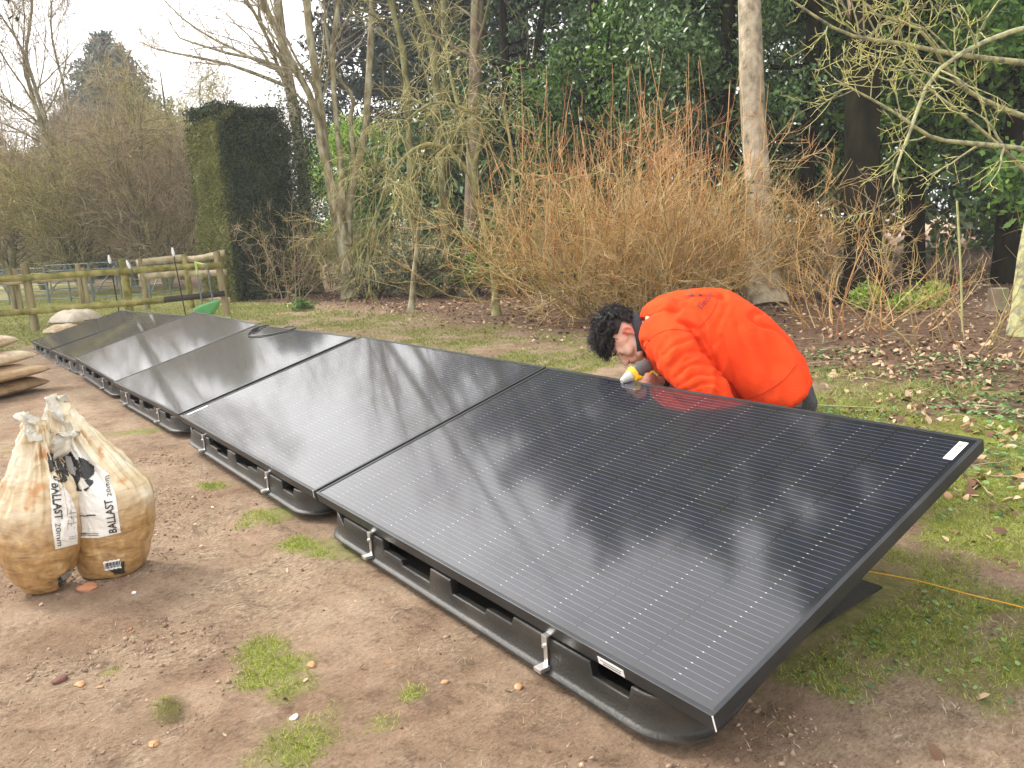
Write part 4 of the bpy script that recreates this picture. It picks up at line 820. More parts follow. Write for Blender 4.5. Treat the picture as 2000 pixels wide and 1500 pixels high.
def gate(a, b, h, lab, n=6, group='metal gates and hurdles in the paddock'):
    root = thing('metal_gate', a, lab, 'gate', group); a = np.asarray(a); L = b-a
    for k in range(n):
        mb = MB(); z = .12+(h-.14)*(k/(n-1))**.85; tubes(mb, np.array([Z(a, z), Z(a+L*.5, z), Z(b, z)]), np.full(3, .012), 6, True); mb.build('bar', M_galv, root, True, origin=a)
    for f in (0, .5, 1):
        mb = MB(); tubes(mb, np.array([Z(a+L*f, .02), Z(a+L*f, h)]), np.full(2, .02), 6, True); mb.build('upright', M_galv, root, True, origin=a)
    mb = MB(); tubes(mb, np.array([Z(a, .15), Z(a+L*.5, h-.05)]), np.full(2, .014), 6, True); mb.build('brace', M_galv, root, True, origin=a)
gate(base_at(92, 19.5), base_at(178, 19.3), .98, 'galvanised gate between the two left fence posts')
gate(base_at(180, 19.3), base_at(290, 19.3), .98, 'galvanised gate with six bars behind the middle fence post')
gate(base_at(-60, 20.5), base_at(90, 20.0), .92, 'galvanised gate at the left edge of the picture')
gate(base_at(292, 19.0), base_at(368, 21.5), .98, 'galvanised gate receding behind the pale boarded fence')
gate(base_at(100, 26), base_at(230, 26.5), 1.0, 'farthest galvanised gate across the paddock')
def marker(px, d, h, lean, lab, m=M_ink, r=.010, fork=True):
    p = base_at(px, d); root = thing('electric_fence_pole', p, lab, 'pole', 'electric fence poles')
    mb = MB(); top = p+np.array([lean[0], lean[1], h]); tubes(mb, np.array([p, (p+top)/2, top]), np.full(3, r), 6, True); mb.build('shaft', m, root, True, origin=p)
    mb = MB(); u = norm(top-p); c = top-u*.13; tubes(mb, np.array([c+u*.09, c+u*.05, c, c-u*.05]), np.array([.010, .02, .028, .014]), 8, True); mb.build('insulator', M_white, root, True, origin=p)
    if fork:
        mb = MB()
        for s in (-1, 1): tubes(mb, spline([top-u*.03, top+RT*.035*s+u*.02, top+RT*.035*s+u*.10], 7), np.full(7, .008), 6, True)
        mb.build('fork_tip', M_ink, root, True, origin=p)
marker(226, 12.6, 1.16, (-.03, -.03), 'upright black pole with white insulator behind the farthest panel')
marker(356, 12.2, 1.22, (-.06, -.06), 'black pole with a forked tip and white insulator behind the third farthest panel')
marker(287, 12.4, 1.06, (-.16, -.22), 'thin grey pole leaning left with a white reel beside the middle fence post', M_galv, .005, False)
# muck scoop and rake
p = base_at(399, 11.2); M_green = mat('green_plastic', ((.12, .38, .14), (.18, .5, .2)), 5, .4); M_lime = mat('lime_grip', ((.38, .52, .12), (.5, .62, .2)), 5, .5)
root = thing('muck_scoop', p, 'green plastic scoop on a bent metal handle leaning behind the fourth panel', 'scoop')
mb = MB(); a_ = np.linspace(0, math.pi*2, 20, endpoint=False); V = []
for k in range(7):
    f = k/6; rr = .17*math.sin(.35+f*1.2); V += [p+RT*(rr*math.cos(t)*1.0)+np.array([0, 0, .12+.20*f+.10*math.cos(t)*0])+norm(np.array([.2, -1, 0]))*rr*.6*math.sin(t)+np.array([0, 0, 1])*.07*math.cos(t) for t in a_]
Fq = [[k*20+i, k*20+(i+1) % 20, (k+1)*20+(i+1) % 20, (k+1)*20+i] for k in range(6) for i in range(20)]; mb.add(V, Fq)
bw = mb.build('bowl', M_green, root, True, origin=p); mo = bw.modifiers.new('t', 'SOLIDIFY'); mo.thickness = .008
mb = MB(); tp = [Z(p, .25)+RT*.1, Z(p, .6)+RT*.09, Z(p, .84)+RT*.08, Z(p, .90)+RT*.03, Z(p, .925)-RT*.07]; tubes(mb, spline(tp, 24), np.full(24, .011), 8, True); mb.build('handle', M_galv, root, True, origin=p)
mb = MB(); tubes(mb, np.array([tp[3], tp[4]]), np.full(2, .016), 8, True); mb.build('grip', M_lime, root, True, origin=p)
p = base_at(392, 11.4); root = thing('muck_rake', p, 'straight metal rake handle with a lime grip left of the green scoop', 'rake')
mb = MB(); tubes(mb, np.array([Z(p, .0), Z(p, .93)-RT*.03]), np.full(2, .011), 8, True); mb.build('handle', M_galv, root, True, origin=p)
mb = MB(); tubes(mb, np.array([Z(p, .76)-RT*.025, Z(p, .95)-RT*.03]), np.full(2, .018), 8, True); mb.build('grip', M_lime, root, True, origin=p)
mb = MB(); tubes(mb, np.array([Z(p, .05)-RT*.12, Z(p, .05)+RT*.12]), np.full(2, .014), 6, True)
for k in range(8): tubes(mb, np.array([Z(p, .05)+RT*(-.11+k*.031), Z(p, 0)+RT*(-.11+k*.031)]), np.full(2, .005), 5, True)
mb.build('rake_head', M_galv, root, True, origin=p)

# ------------------------------------------------------------------ sacks
M_sack = [mat('tan_woven_sack', ((.33, .21, .11), (.46, .31, .17)), 9, .7, .3, 60), mat('brown_sack', ((.27, .17, .085), (.38, .25, .13)), 9, .6, .3, 60), mat('pale_film_sack', ((.46, .33, .19), (.58, .46, .30), (.36, .23, .11)), 6, .4, .2, 30), mat('beige_sack', ((.5, .42, .32), (.64, .56, .45)), 7, .7, .3, 40)]
def sack(c, lx, ly, h, yaw, m, lab, seed, name='sand_sack', group=None, tilt=0, parent=None):
    g = np.random.default_rng(seed); nu, nv = 44, 30; u, v = np.meshgrid(np.linspace(-1, 1, nu), np.linspace(-1, 1, nv), indexing='ij')
    fl = np.clip((1-np.abs(u)**3.2), 0, 1)**.55*np.clip((1-np.abs(v)**2.6), 0, 1)**.55
    x = u*lx*(1-.06*np.abs(v)**2); y = v*ly*(1-.12*(np.abs(u) > .9)*1.)
    nz = (fbm(np.stack([x.ravel()*7+seed, y.ravel()*7, 0*x.ravel()], -1), 4, seed)-.5).reshape(x.shape)
    top = fl*h*(1+nz*.5)+nz*.02; bot = -fl*h*.55*(1+nz*.2)
    cr = Matrix.Rotation(yaw, 4, 'Z') @ Matrix.Rotation(tilt, 4, 'Y'); V = []
    for zz in (top, bot):
        P = np.stack([x, y+nz*.03, zz], -1).reshape(-1, 3); V.append(P)
    V = np.concatenate(V)@np.array(cr.to_3x3()).T; ii = np.arange(nu*nv).reshape(nu, nv); A = np.stack([ii[:-1, :-1], ii[1:, :-1], ii[1:, 1:], ii[:-1, 1:]], -1).reshape(-1, 4)
    per = np.concatenate([ii[:, 0], ii[-1, 1:], ii[::-1, -1][1:], ii[0, ::-1][1:-1]]); n2 = nu*nv; k = len(per)
    B = np.array([[per[i], per[(i+1) % k], per[(i+1) % k]+n2, per[i]+n2] for i in range(k)])
    o = mesh(name, V, np.concatenate([A, A[:, ::-1]+n2, B[:, ::-1]]), m, parent, True); o.location = [float(q) for q in c]
    if lab: tag(o, lab, 'sack', group)
    return o
def pz(px, py, z):
    r = ray(px, py); t = (z-CAM[2])/r[2]; return CAM+r*t
gz = float(g0(-6.3, -.6)); yw = math.atan2(FW[1], FW[0])-.25
c1_ = pz(-30, 765, gz+.055); grp = 'pile of sand sacks at the left edge'
sack(c1_, .26, .42, .075, yw+1.57, M_sack[1], 'bottom brown sack of the pile at the left edge', 1, group=grp)
sack(pz(-28, 738, gz+.165), .25, .41, .07, yw+1.5, M_sack[0], 'tan sack second from the bottom of the left pile', 2, group=grp)
sack(pz(-42, 709, gz+.27), .25, .40, .07, yw+1.72, M_sack[2], 'clear-film sack third from the bottom of the left pile', 3, group=grp)
tp_ = sack(pz(-62, 683, gz+.37), .25, .36, .075, yw+1.9, M_sack[2], 'top sack of the left pile, white with a dark band', 4, group=grp, tilt=.1)
b1 = base_at(138, 12.1); sack(Z(b1, .14), .24, .34, .17, yw+1.5, M_sack[3], 'rounded beige sack lying behind the farthest panel', 5, group='sacks behind the farthest panel')
b1 = base_at(110, 11.6); sack(Z(b1, .03), .2, .24, .09, yw+1.7, M_sack[2], 'small crumpled pale sack left of the rounded beige one', 6, group='sacks behind the farthest panel')

def bvh_of(*obs):
    Vs = []; Fs = []; n = 0
    for o in obs:
        mw = Matrix.Translation(o.location) if o.parent is None else Matrix.Translation(o.parent.location)
        for v in o.data.vertices: Vs.append(mw @ v.co)
        for p in o.data.polygons: Fs.append([i+n for i in p.vertices])
        n = len(Vs)
    return BVHTree.FromPolygons(Vs, Fs)
def onto(bv, px, py, off=.0015):
    h, nrm, _, _ = bv.ray_cast(Vector(CAM.tolist()), Vector(ray(px, py).tolist()).normalized())
    if h is None: return None
    nrm = nrm if nrm.dot(Vector(FW.tolist())) < 0 else -nrm
    return np.array(h+nrm*off)
def inpoly(x, y, P):
    c = False; j = len(P)-1
    for i in range(len(P)):
        if (P[i][1] > y) != (P[j][1] > y) and x < (P[j][0]-P[i][0])*(y-P[i][1])/(P[j][1]-P[i][1])+P[i][0]: c = not c
        j = i
    return c
def patch(name, bv, poly, m, parent, off=.0015, step=1.6, origin=(0, 0, 0)):
    xs = [p[0] for p in poly]; ys = [p[1] for p in poly]; idx = {}; V = []; Fq = []
    def vid(i, j):
        if (i, j) not in idx:
            h = onto(bv, min(xs)+i*step, min(ys)+j*step, off); idx[(i, j)] = -1 if h is None else len(V)
            if h is not None: V.append(h)
        return idx[(i, j)]
    for i in range(int((max(xs)-min(xs))/step)+1):
        for j in range(int((max(ys)-min(ys))/step)+1):
            if inpoly(min(xs)+(i+.5)*step, min(ys)+(j+.5)*step, poly):
                q = [vid(i, j), vid(i+1, j), vid(i+1, j+1), vid(i, j+1)]
                if min(q) >= 0 and max(np.linalg.norm(V[a]-V[b]) for a, b in ((q[0], q[2]), (q[1], q[3]))) < .03: Fq.append(q)
    if not Fq: return None
    return mesh(name, np.array(V)-np.asarray(origin), np.array(Fq), m, parent, True)
def textpatch(name, bv, txt, p0, p1, hpx, m, parent, off=.003, origin=(0, 0, 0), bold=.012, flip=1):
    cu = bpy.data.curves.new('lettering', 'FONT'); cu.body = txt; cu.offset = bold; cu.resolution_u = 3; o = bpy.data.objects.new('lettering', cu); C.objects.link(o)
    bpy.context.view_layer.update(); me = bpy.data.meshes.new_from_object(o.evaluated_get(bpy.context.evaluated_depsgraph_get())); bpy.data.objects.remove(o); bpy.data.curves.remove(cu)
    bm = bmesh.new(); bm.from_mesh(me); bmesh.ops.triangulate(bm, faces=bm.faces[:])
    xs = [v.co.x for v in bm.verts]; ys = [v.co.y for v in bm.verts]; x0, x1, y0, y1 = min(xs), max(xs), 0, .69
    p0 = np.array(p0, float); p1 = np.array(p1, float); d = p1-p0; nn = np.array([d[1], -d[0]])/np.linalg.norm(d)*flip; bad = []
    bmesh.ops.subdivide_edges(bm, edges=[e for e in bm.edges if e.calc_length() > .25], cuts=2)
    for v in bm.verts:
        q = p0+d*(v.co.x-x0)/(x1-x0)+nn*hpx*(v.co.y-y0)/(y1-y0); h = onto(bv, q[0], q[1], off)
        if h is None: bad.append(v)
        else: v.co = Vector((h-np.asarray(origin)).tolist())
    bmesh.ops.delete(bm, geom=bad, context='VERTS')
    bmesh.ops.delete(bm, geom=[f for f in bm.faces if max(e.calc_length() for e in f.edges) > .05], context='FACES')
    bm.to_mesh(me); bm.free(); me.name = name; me.materials.clear(); me.materials.append(m); ob = bpy.data.objects.new(name, me); C.objects.link(ob); ob.parent = parent; return ob

# clear plastic bags of ballast
def film(name, alpha, col, rough=.22):
    m = bpy.data.materials.new(name); m.use_nodes = True; N = m.node_tree.nodes; L = m.node_tree.links; b = N['Principled BSDF']
    b.inputs['Base Color'].default_value = (*col, 1); b.inputs['Roughness'].default_value = rough; b.inputs['Alpha'].default_value = alpha; b.inputs['Coat Weight'].default_value = .6; b.inputs['Coat Roughness'].default_value = .15
    tr = N.new('ShaderNodeBsdfTranslucent'); tr.inputs['Color'].default_value = (*col, 1); ms = N.new('ShaderNodeMixShader'); ms.inputs[0].default_value = .35
    tp = N.new('ShaderNodeBsdfTransparent'); m2 = N.new('ShaderNodeMixShader'); m2.inputs[0].default_value = 1-alpha*.0-0.0
    L.new(b.outputs[0], ms.inputs[1]); L.new(tr.outputs[0], ms.inputs[2]); L.new(ms.outputs[0], N['Material Output'].inputs['Surface']); return m
M_film = film('milky_plastic_film', .88, (.86, .83, .74))
def bagmat(zfill, seed):
    m = bpy.data.materials.new('plastic_bag_of_sand'); m.use_nodes = True; N = m.node_tree.nodes; L = m.node_tree.links; b = N['Principled BSDF']
    tcn = N.new('ShaderNodeTexCoord'); sp = N.new('ShaderNodeSeparateXYZ'); L.new(tcn.outputs['Object'], sp.inputs[0])
    mp = N.new('ShaderNodeMapping'); mp.inputs['Location'].default_value = (seed, 0, 0); L.new(tcn.outputs['Object'], mp.inputs[0])
    def nn(sc, det=5):
        n = N.new('ShaderNodeTexNoise'); n.inputs['Scale'].default_value = sc; n.inputs['Detail'].default_value = det; L.new(mp.outputs[0], n.inputs['Vector']); return n.outputs['Fac']
    def rmp(f, cs):
        r = N.new('ShaderNodeValToRGB'); e = r.color_ramp.elements
        while len(e) < len(cs): e.new(.5)
        for k, (p, c) in enumerate(cs): e[k].position = p; e[k].color = (*c, 1)
        L.new(f, r.inputs[0]); return r.outputs[0]
    sand = rmp(nn(34, 8), ((.32, (.26, .145, .05)), (.5, (.38, .22, .08)), (.64, (.46, .285, .115)), (.8, (.60, .43, .22))))
    filmc = rmp(nn(9, 7), ((.3, (.48, .34, .17)), (.45, (.66, .53, .33)), (.58, (.76, .68, .50)), (.75, (.82, .78, .68))))
    stain = rmp(nn(14, 6), ((.56, (0, 0, 0)), (.66, (1, 1, 1))))
    def mixc_(f, a, c):
        n = N.new('ShaderNodeMix'); n.data_type = 'RGBA'; L.new(f, n.inputs['Factor'])
        for s, q in (('A', a), ('B', c)):
            if isinstance(q, tuple): n.inputs[s].default_value = (*q, 1)
            else: L.new(q, n.inputs[s])
        return n.outputs['Result']
    up_ = mixc_(stain, filmc, (.5, .24, .07))
    h = mathn(N, L, 'MULTIPLY_ADD', nn(7, 6), .30, sp.outputs[2]); f = N.new('ShaderNodeMapRange'); f.inputs['From Min'].default_value = zfill+.06; f.inputs['From Max'].default_value = zfill+.17; L.new(h, f.inputs['Value'])
    c = mixc_(f.outputs[0], sand, up_); L.new(c, b.inputs['Base Color']); b.inputs['Roughness'].default_value = .45; b.inputs['Coat Weight'].default_value = .8; b.inputs['Coat Roughness'].default_value = .12
    bu = N.new('ShaderNodeBump'); bu.inputs['Strength'].default_value = .7; bu.inputs['Distance'].default_value = .008; w_ = N.new('ShaderNodeTexNoise'); w_.inputs['Scale'].default_value = 13; w_.inputs['Detail'].default_value = 7; w_.inputs['Distortion'].default_value = 1.2
    m3 = N.new('ShaderNodeMapping'); m3.inputs['Scale'].default_value = (1, 1, 3.2); L.new(tcn.outputs['Object'], m3.inputs[0]); L.new(m3.outputs[0], w_.inputs['Vector']); L.new(w_.outputs['Fac'], bu.inputs['Height']); L.new(bu.outputs[0], b.inputs['Normal'])
    return m
def bag(secs, d, base, m, name, lab, seed, dr=.85):
    """secs: (y, left, right) in photo pixels from the top down, all at depth d"""
    ys = np.array([s[0] for s in secs]); n = 110; u = np.linspace(0, 1, n); yy = np.interp(u, np.linspace(0, 1, len(ys)), ys); l = np.interp(yy, ys, [s[1] for s in secs]); r = np.interp(yy, ys, [s[2] for s in secs])
    k = np.array([.25, .5, .25]); 
    for a_ in (l, r): a_[1:-1] = np.convolve(a_, k, 'valid')
    na = 150; th = np.arange(na)*2*math.pi/na; V = []
    for q in range(n):
        c = at((l[q]+r[q])/2, yy[q], d); hw = (r[q]-l[q])/2/F*d; e = 2.35
        ct = np.sign(np.cos(th))*np.abs(np.cos(th))**(2/e); st = np.sign(np.sin(th))*np.abs(np.sin(th))**(2/e)
        sq = np.interp(u[q], [0, .35, 1], [.45, .75, dr]); hz = norm(FW*np.array([1, 1, 0]))
        V.append(c+RT*(hw*ct)[:, None]+hz*(hw*sq*st)[:, None])
    V = np.array(V); cen = V.mean(1, keepdims=True); rdir = norm(V-cen); P = V.reshape(-1, 3)
    uu = np.repeat(u, na); tt = np.tile(th, n)
    w1 = fbm(np.stack([np.cos(tt)*2.2+seed, np.sin(tt)*2.2, uu*9], -1), 4, seed)-.5                     # creases across the fill
    w2 = fbm(np.stack([np.cos(tt)*7+seed, np.sin(tt)*7, uu*3.0], -1), 4, seed+5)-.5                     # gathers running up to the neck
    low = np.clip((uu-.45)/.2, 0, 1); amp = w1*.018*(1-.3*low)+w2*.075*np.clip((.62-uu)/.4, 0, 1)*np.clip(uu*5, .15, 1)+np.abs(fbm(np.stack([np.cos(tt)*1.4, np.sin(tt)*1.4+seed, uu*26+np.sin(tt*2)*2], -1), 3, seed+8)-.5)*-.018*np.clip((uu-.6)/.2, 0, 1)
    rdg = np.abs(fbm(P*14+seed*3, 4, seed+20)-.5); amp = amp*np.where(uu > .62, .6, 1)+.006*np.clip(1-rdg/.06, 0, 1)*np.clip(1.1-uu*1.2, .0, 1)-np.clip(1-np.abs(fbm(P*np.array([4, 4, 34])+seed, 3, seed+21)-.5)/.035, 0, 1)*.0035*np.clip((uu-.62)/.15, 0, 1)
    P = P+rdir.reshape(-1, 3)*amp[:, None]; zmin = float(g0(base[0], base[1]))+.002
    P[:, 2] = np.maximum(P[:, 2], zmin+(fbm(P*20, 2)-.5)*.004)
    ii = np.arange(n*na).reshape(n, na); A = np.stack([ii[:-1], np.roll(ii, -1, 1)[:-1], np.roll(ii, -1, 1)[1:], ii[1:]], -1).reshape(-1, 4)
    o = mesh(name, P-base, A[:, ::-1], m, None, True); o.location = [float(a) for a in base]; tag(o, lab, 'bag', 'two standing bags of ballast'); return o
def ribbon(name, pts, wd, m, parent, origin, seed, tw=0.):
    """crumpled sheet of film along pts (world), half widths wd"""
    n = 26; k = 11; Pc = spline(pts, n); W = np.interp(np.linspace(0, 1, n), np.linspace(0, 1, len(wd)), wd); s = np.linspace(-1, 1, k); V = []
    hz = norm(FW*np.array([1, 1, 0]))
    for i in range(n):
        a = tw*i/n; dirv = RT*math.cos(a)+hz*math.sin(a)
        for j in range(k): V.append(Pc[i]+dirv*W[i]*s[j]+hz*(.028*math.sin(s[j]*3.2+i*.21+seed)+.012*math.sin(s[j]*7+i*.5)))
    V = np.array(V); V += (np.stack([fbm(V*28+3*q+seed, 3, q+seed) for q in range(3)], -1)-.5)*.03
    ii = np.arange(n*k).reshape(n, k); A = np.stack([ii[:-1, :-1], ii[1:, :-1], ii[1:, 1:], ii[:-1, 1:]], -1).reshape(-1, 4)
    o = mesh(name, V-origin, A, m, parent, True); mo = o.modifiers.new('t', 'SOLIDIFY'); mo.thickness = .0012; return o
bR = gpt(222, 1112); dR = gdepth(222, 1112); bL = gpt(85, 1146); dL = gdepth(85, 1146)
secR = [(785, 98, 132), (800, 96, 142), (820, 96, 155), (840, 97, 170), (865, 100, 195), (890, 106, 225), (915, 112, 252), (940, 120, 282), (965, 128, 294), (1000, 136, 297), (1040, 143, 295), (1075, 150, 289), (1100, 158, 281), (1118, 168, 270), (1122, 190, 250)]
secL = [(822, 50, 84), (835, 48, 90), (860, 42, 96), (890, 34, 106), (915, 26, 120), (940, 16, 134), (970, 6, 144), (1000, 0, 150), (1040, -2, 152), (1075, 4, 150), (1105, 18, 143), (1130, 34, 132), (1148, 52, 120), (1154, 66, 100)]
M_bagR = bagmat(.24, 3.1); M_bagL = bagmat(.26, 9.7)
BR = bag(secR, dR, bR, M_bagR, 'ballast_bag', 'right ballast bag, its label turned to the camera and reading upwards', 4)
BL = bag(secL, dL-.02, bL, M_bagL, 'ballast_bag', 'left ballast bag, its label half hidden and reading downwards', 9)
M_label = mat('dirty_white_print', ((.62, .55, .44), (.74, .71, .65), (.80, .78, .74)), 9, .4, coat=.4, lo=.3, hi=.6); M_grey = mat('grey_print', ((.30, .29, .27), (.42, .40, .37)), 12, .5)
for (o_, B_, dd) in ((BR, bR, dR), (BL, bL, dL)):
    bv = bvh_of(o_); K_ = dict(origin=B_)
    if o_ is BR:
        patch('printed_label', bv, [(150, 925), (185, 935), (208, 925), (226, 965), (236, 1040), (190, 1051), (148, 1050), (140, 990), (132, 930)], M_label, o_, .0016, .8, **K_)
        patch('upper_print', bv, [(120, 862), (150, 862), (185, 905), (212, 925), (208, 945), (150, 940), (118, 920)], M_label, o_, .0014, **K_)
        patch('black_print', bv, [(106, 876), (138, 882), (155, 905), (160, 930), (150, 952), (132, 946), (126, 922), (110, 905)], M_ink, o_, .0034, **K_)
        patch('black_print', bv, [(155, 893), (186, 910), (184, 925), (172, 938), (160, 932), (156, 912)], M_ink, o_, .0034, **K_)
        patch('black_print', bv, [(140, 945), (152, 940), (156, 955), (170, 960), (183, 943), (180, 938), (165, 937), (176, 950), (158, 960), (148, 958)], M_ink, o_, .0036, **K_)
        patch('grey_print', bv, [(128, 890), (140, 894), (150, 916), (148, 930), (138, 925), (130, 905)], M_grey, o_, .0046, **K_)
        textpatch('lettering', bv, 'BALLAST', (229, 1039), (219, 975), 15, M_ink, o_, .0045, B_, .02)
        textpatch('lettering', bv, '20mm', (219, 969), (212, 930), 9, M_ink, o_, .0045, B_, .0)
        for yy in (1006, 1040, 1043.5): patch('fine_print', bv, [(150, yy), (188, yy-1), (188, yy+.9), (150, yy+1.9)] if yy < 1010 else [(150, yy), (193, yy+1), (193, yy+2.2), (150, yy+1.2)], M_ink, o_, .004, .9, **K_)
        patch('black_seal', bv, [(203, 1106), (243, 1096), (244, 1119), (225, 1121)], M_ink, o_, .0018, **K_)
        pb = patch('barcode_sticker', bv, [(202, 1097), (234, 1091), (237, 1108), (206, 1114)], M_white, o_, .0034, **K_)
        for k in range(14): patch('bar', bv, [(206+k*2.05, 1099-k*.38), (206.9+k*2.05+(k % 3)*.3, 1099-k*.38), (207.6+k*2.05+(k % 3)*.3, 1110-k*.38), (206.7+k*2.05, 1110-k*.38)], M_ink, pb, .0044, .8, **K_)
    else:
        patch('printed_label', bv, [(97, 925), (106, 930), (138, 968), (149, 1000), (151, 1062), (108, 1073), (101, 1020)], M_label, o_, .0016, .8, **K_)
        patch('black_print', bv, [(94, 884), (110, 888), (126, 905), (134, 930), (122, 926), (116, 915), (98, 924)], M_ink, o_, .0034, **K_)
        textpatch('lettering', bv, 'S', (104, 936), (130, 944), 22, M_ink, o_, .0045, B_, .03)
        textpatch('lettering', bv, 'BALLAST', (101, 945), (108, 1015), 14, M_ink, o_, .0045, B_, .02)
        textpatch('lettering', bv, '20mm', (108, 1022), (112, 1066), 10, M_ink, o_, .0045, B_, .0)
        for k, yy in enumerate((1000, 1008, 1020, 1046, 1050)): patch('fine_print', bv, [(133, yy+2), (147, yy), (147, yy+1.5), (133, yy+3.5)], M_grey, o_, .004, .9, **K_)
        patch('black_seal', bv, [(113, 1128), (138, 1112), (142, 1118), (122, 1146), (114, 1145)], M_ink, o_, .0018, **K_)
        pb = patch('barcode_sticker', bv, [(118, 1124), (140, 1111), (141, 1122), (122, 1138)], M_grey, o_, .0034, **K_)
ribbon('twisted_top', [at(118, 850, dR-.02), at(112, 815, dR-.02), at(100, 790, dR-.03), at(96, 772, dR-.03)], [.06, .035, .022, .012], M_film, BR, bR, 1, .5)
ribbon('twisted_top', [at(130, 850, dR+.02), at(124, 815, dR+.02), at(118, 790, dR+.02), at(112, 772, dR+.02)], [.05, .035, .02, .022], M_film, BR, bR, 2, -.8)
ribbon('folded_flap', [at(112, 890, dR-.1), at(118, 862, dR-.11), at(132, 845, dR-.1), at(150, 850, dR-.08)], [.022, .032, .026, .008], M_film, BR, bR, 3, .3)
ribbon('twisted_top', [at(70, 860, dL-.03), at(66, 838, dL-.03), at(62, 822, dL-.03), at(45, 808, dL-.03)], [.035, .03, .022, .016], M_film, BL, bL, 4, .6)
ribbon('twisted_top', [at(74, 858, dL), at(74, 838, dL), at(80, 822, dL)], [.03, .028, .02], M_film, BL, bL, 6, -.5)

# ------------------------------------------------------------------ the worker
M_skin = mat('skin', ((.72, .43, .31), (.80, .52, .40)), 14, .5, .05, 200, spec=.4)
M_sweat = mat('orange_sweatshirt', ((.74, .056, .011), (.82, .072, .014)), 9, .95, .35, 260, spec=.15)
M_hair = mat('black_hair', ((.006, .0055, .005), (.018, .015, .013)), 60, .5, spec=.35)
M_fade = mat('short_cropped_hair', ((.012, .011, .011), (.035, .03, .027)), 160, .7)
M_collar = mat('dark_grey_collar', ((.028, .028, .036), (.04, .04, .05)), 20, .8)
M_trous = mat('dark_work_trousers', ((.03, .03, .032), (.055, .055, .055)), 12, .85, .2, 120)
M_trousg = mat('grey_pocket_panel', ((.14, .135, .12), (.19, .18, .165)), 12, .85)
M_boot = mat('dark_boot_leather', ((.03, .022, .016), (.05, .04, .03)), 9, .6)
HZ = norm(FW*np.array([1, 1, 0])); UPV = np.array([0, 0, 1.])
_b = bmesh.new(); bmesh.ops.create_icosphere(_b, subdivisions=2, radius=1); ICO_V = np.array([v.co[:] for v in _b.verts]); ICO_F = np.array([[v.index for v in f.verts] for f in _b.faces]); _b.free()
def sph(bm, c, r, axes=None):
    r = np.array((r, r, r) if np.isscalar(r) else r, float); A = np.eye(3) if axes is None else np.asarray(axes)
    bm.add((ICO_V*r)@A+np.asarray(c, float), ICO_F)
def chain(bm, pts, rs, n=None):
    pts = np.asarray(pts, float); L = np.linalg.norm(np.diff(pts, axis=0), axis=1).sum(); n = n or max(4, int(L/(min(rs)*.45)))
    P = spline(pts, n); R_ = np.interp(np.linspace(0, 1, n), np.linspace(0, 1, len(rs)), rs)
    for p, r in zip(P, R_): sph(bm, p, r)
def lofted(bm, rings):
    V = np.array(rings); n, k, _ = V.shape; ii = np.arange(n*k).reshape(n, k)
    bm.add(np.vstack([V.reshape(-1, 3), V[0].mean(0), V[-1].mean(0)]), np.vstack([np.stack([ii[:-1], np.roll(ii, -1, 1)[:-1], np.roll(ii, -1, 1)[1:], ii[1:]], -1).reshape(-1, 4),
           [[ii[0, (q+1) % k], ii[0, q], n*k, n*k] for q in range(k)], [[ii[-1, q], ii[-1, (q+1) % k], n*k+1, n*k+1] for q in range(k)]]))
def fuse(name, bm, m, vox, smooth=3, parent=None, mats=None, disp=None, origin=None):
    o = bm.build('t', None)
    md = o.modifiers.new('r', 'REMESH'); md.mode = 'VOXEL'; md.voxel_size = vox; md.use_smooth_shade = True
    if smooth: sm = o.modifiers.new('s', 'SMOOTH'); sm.factor = .5; sm.iterations = smooth
    bpy.context.view_layer.update(); m2 = bpy.data.meshes.new_from_object(o.evaluated_get(bpy.context.evaluated_depsgraph_get())); bpy.data.objects.remove(o)
    n = len(m2.vertices); V = np.empty(n*3, np.float32); m2.vertices.foreach_get('co', V); V = V.reshape(-1, 3).astype(float)
    Nn = np.empty(n*3, np.float32); m2.vertices.foreach_get('normal', Nn); Nn = Nn.reshape(-1, 3)
    if disp is not None: V = V+Nn*disp(V, Nn)[:, None]
    if origin is not None: V = V-origin
    m2.vertices.foreach_set('co', V.astype(np.float32).ravel()); m2.polygons.foreach_set('use_smooth', np.ones(len(m2.polygons), bool)); m2.materials.clear()
    for q in (mats or [m]): m2.materials.append(q)
    m2.name = name; m2.update(); ob = bpy.data.objects.new(name, m2); C.objects.link(ob); ob.parent = parent; return ob
# torso rings: (top px, bottom px, depth, half depth)
TS = [((1250, 620), (1257, 690), 3.17, .070), ((1263, 597), (1268, 706), 3.15, .135), ((1300, 577), (1292, 733), 3.12, .195), ((1345, 567), (1335, 752), 3.08, .215), ((1400, 570), (1375, 772), 3.03, .21),
      ((1452, 591), (1413, 788), 2.98, .20), ((1505, 631), (1450, 798), 2.93, .19), ((1549, 684), (1476, 806), 2.89, .19), ((1569, 734), (1506, 812), 2.86, .185)]
def trings(scale=1., cap=0):
    n = 30; T = [spline([at(*a, d) for a, b_, d, h in TS], n), spline([at(*b_, d) for a, b_, d, h in TS], n)]; hd = np.interp(np.linspace(0, 1, n), np.linspace(0, 1, len(TS)), [t[3] for t in TS]); th = np.arange(28)*2*math.pi/28; o = []
    for i in range(cap, n-cap):
        c = (T[0][i]+T[1][i])/2; a = (T[0][i]-T[1][i])/2*scale; dv = norm(FW-norm(a)*(FW@norm(a))); h = hd[i]*scale; e = 2.3
        o.append([c+a*np.sign(math.sin(t))*abs(math.sin(t))**(2/e)+dv*h*np.sign(math.cos(t))*abs(math.cos(t))**(2/e) for t in th])
    return o
HS = .93; hz_ = norm(-.94*RT-.30*DN+.02*FW); hy_ = norm(-.28*RT+.95*DN-.06*FW); hy_ = norm(hy_-hz_*(hy_@hz_)); hx_ = np.cross(hy_, hz_); HO = at(1266, 672, 3.15)
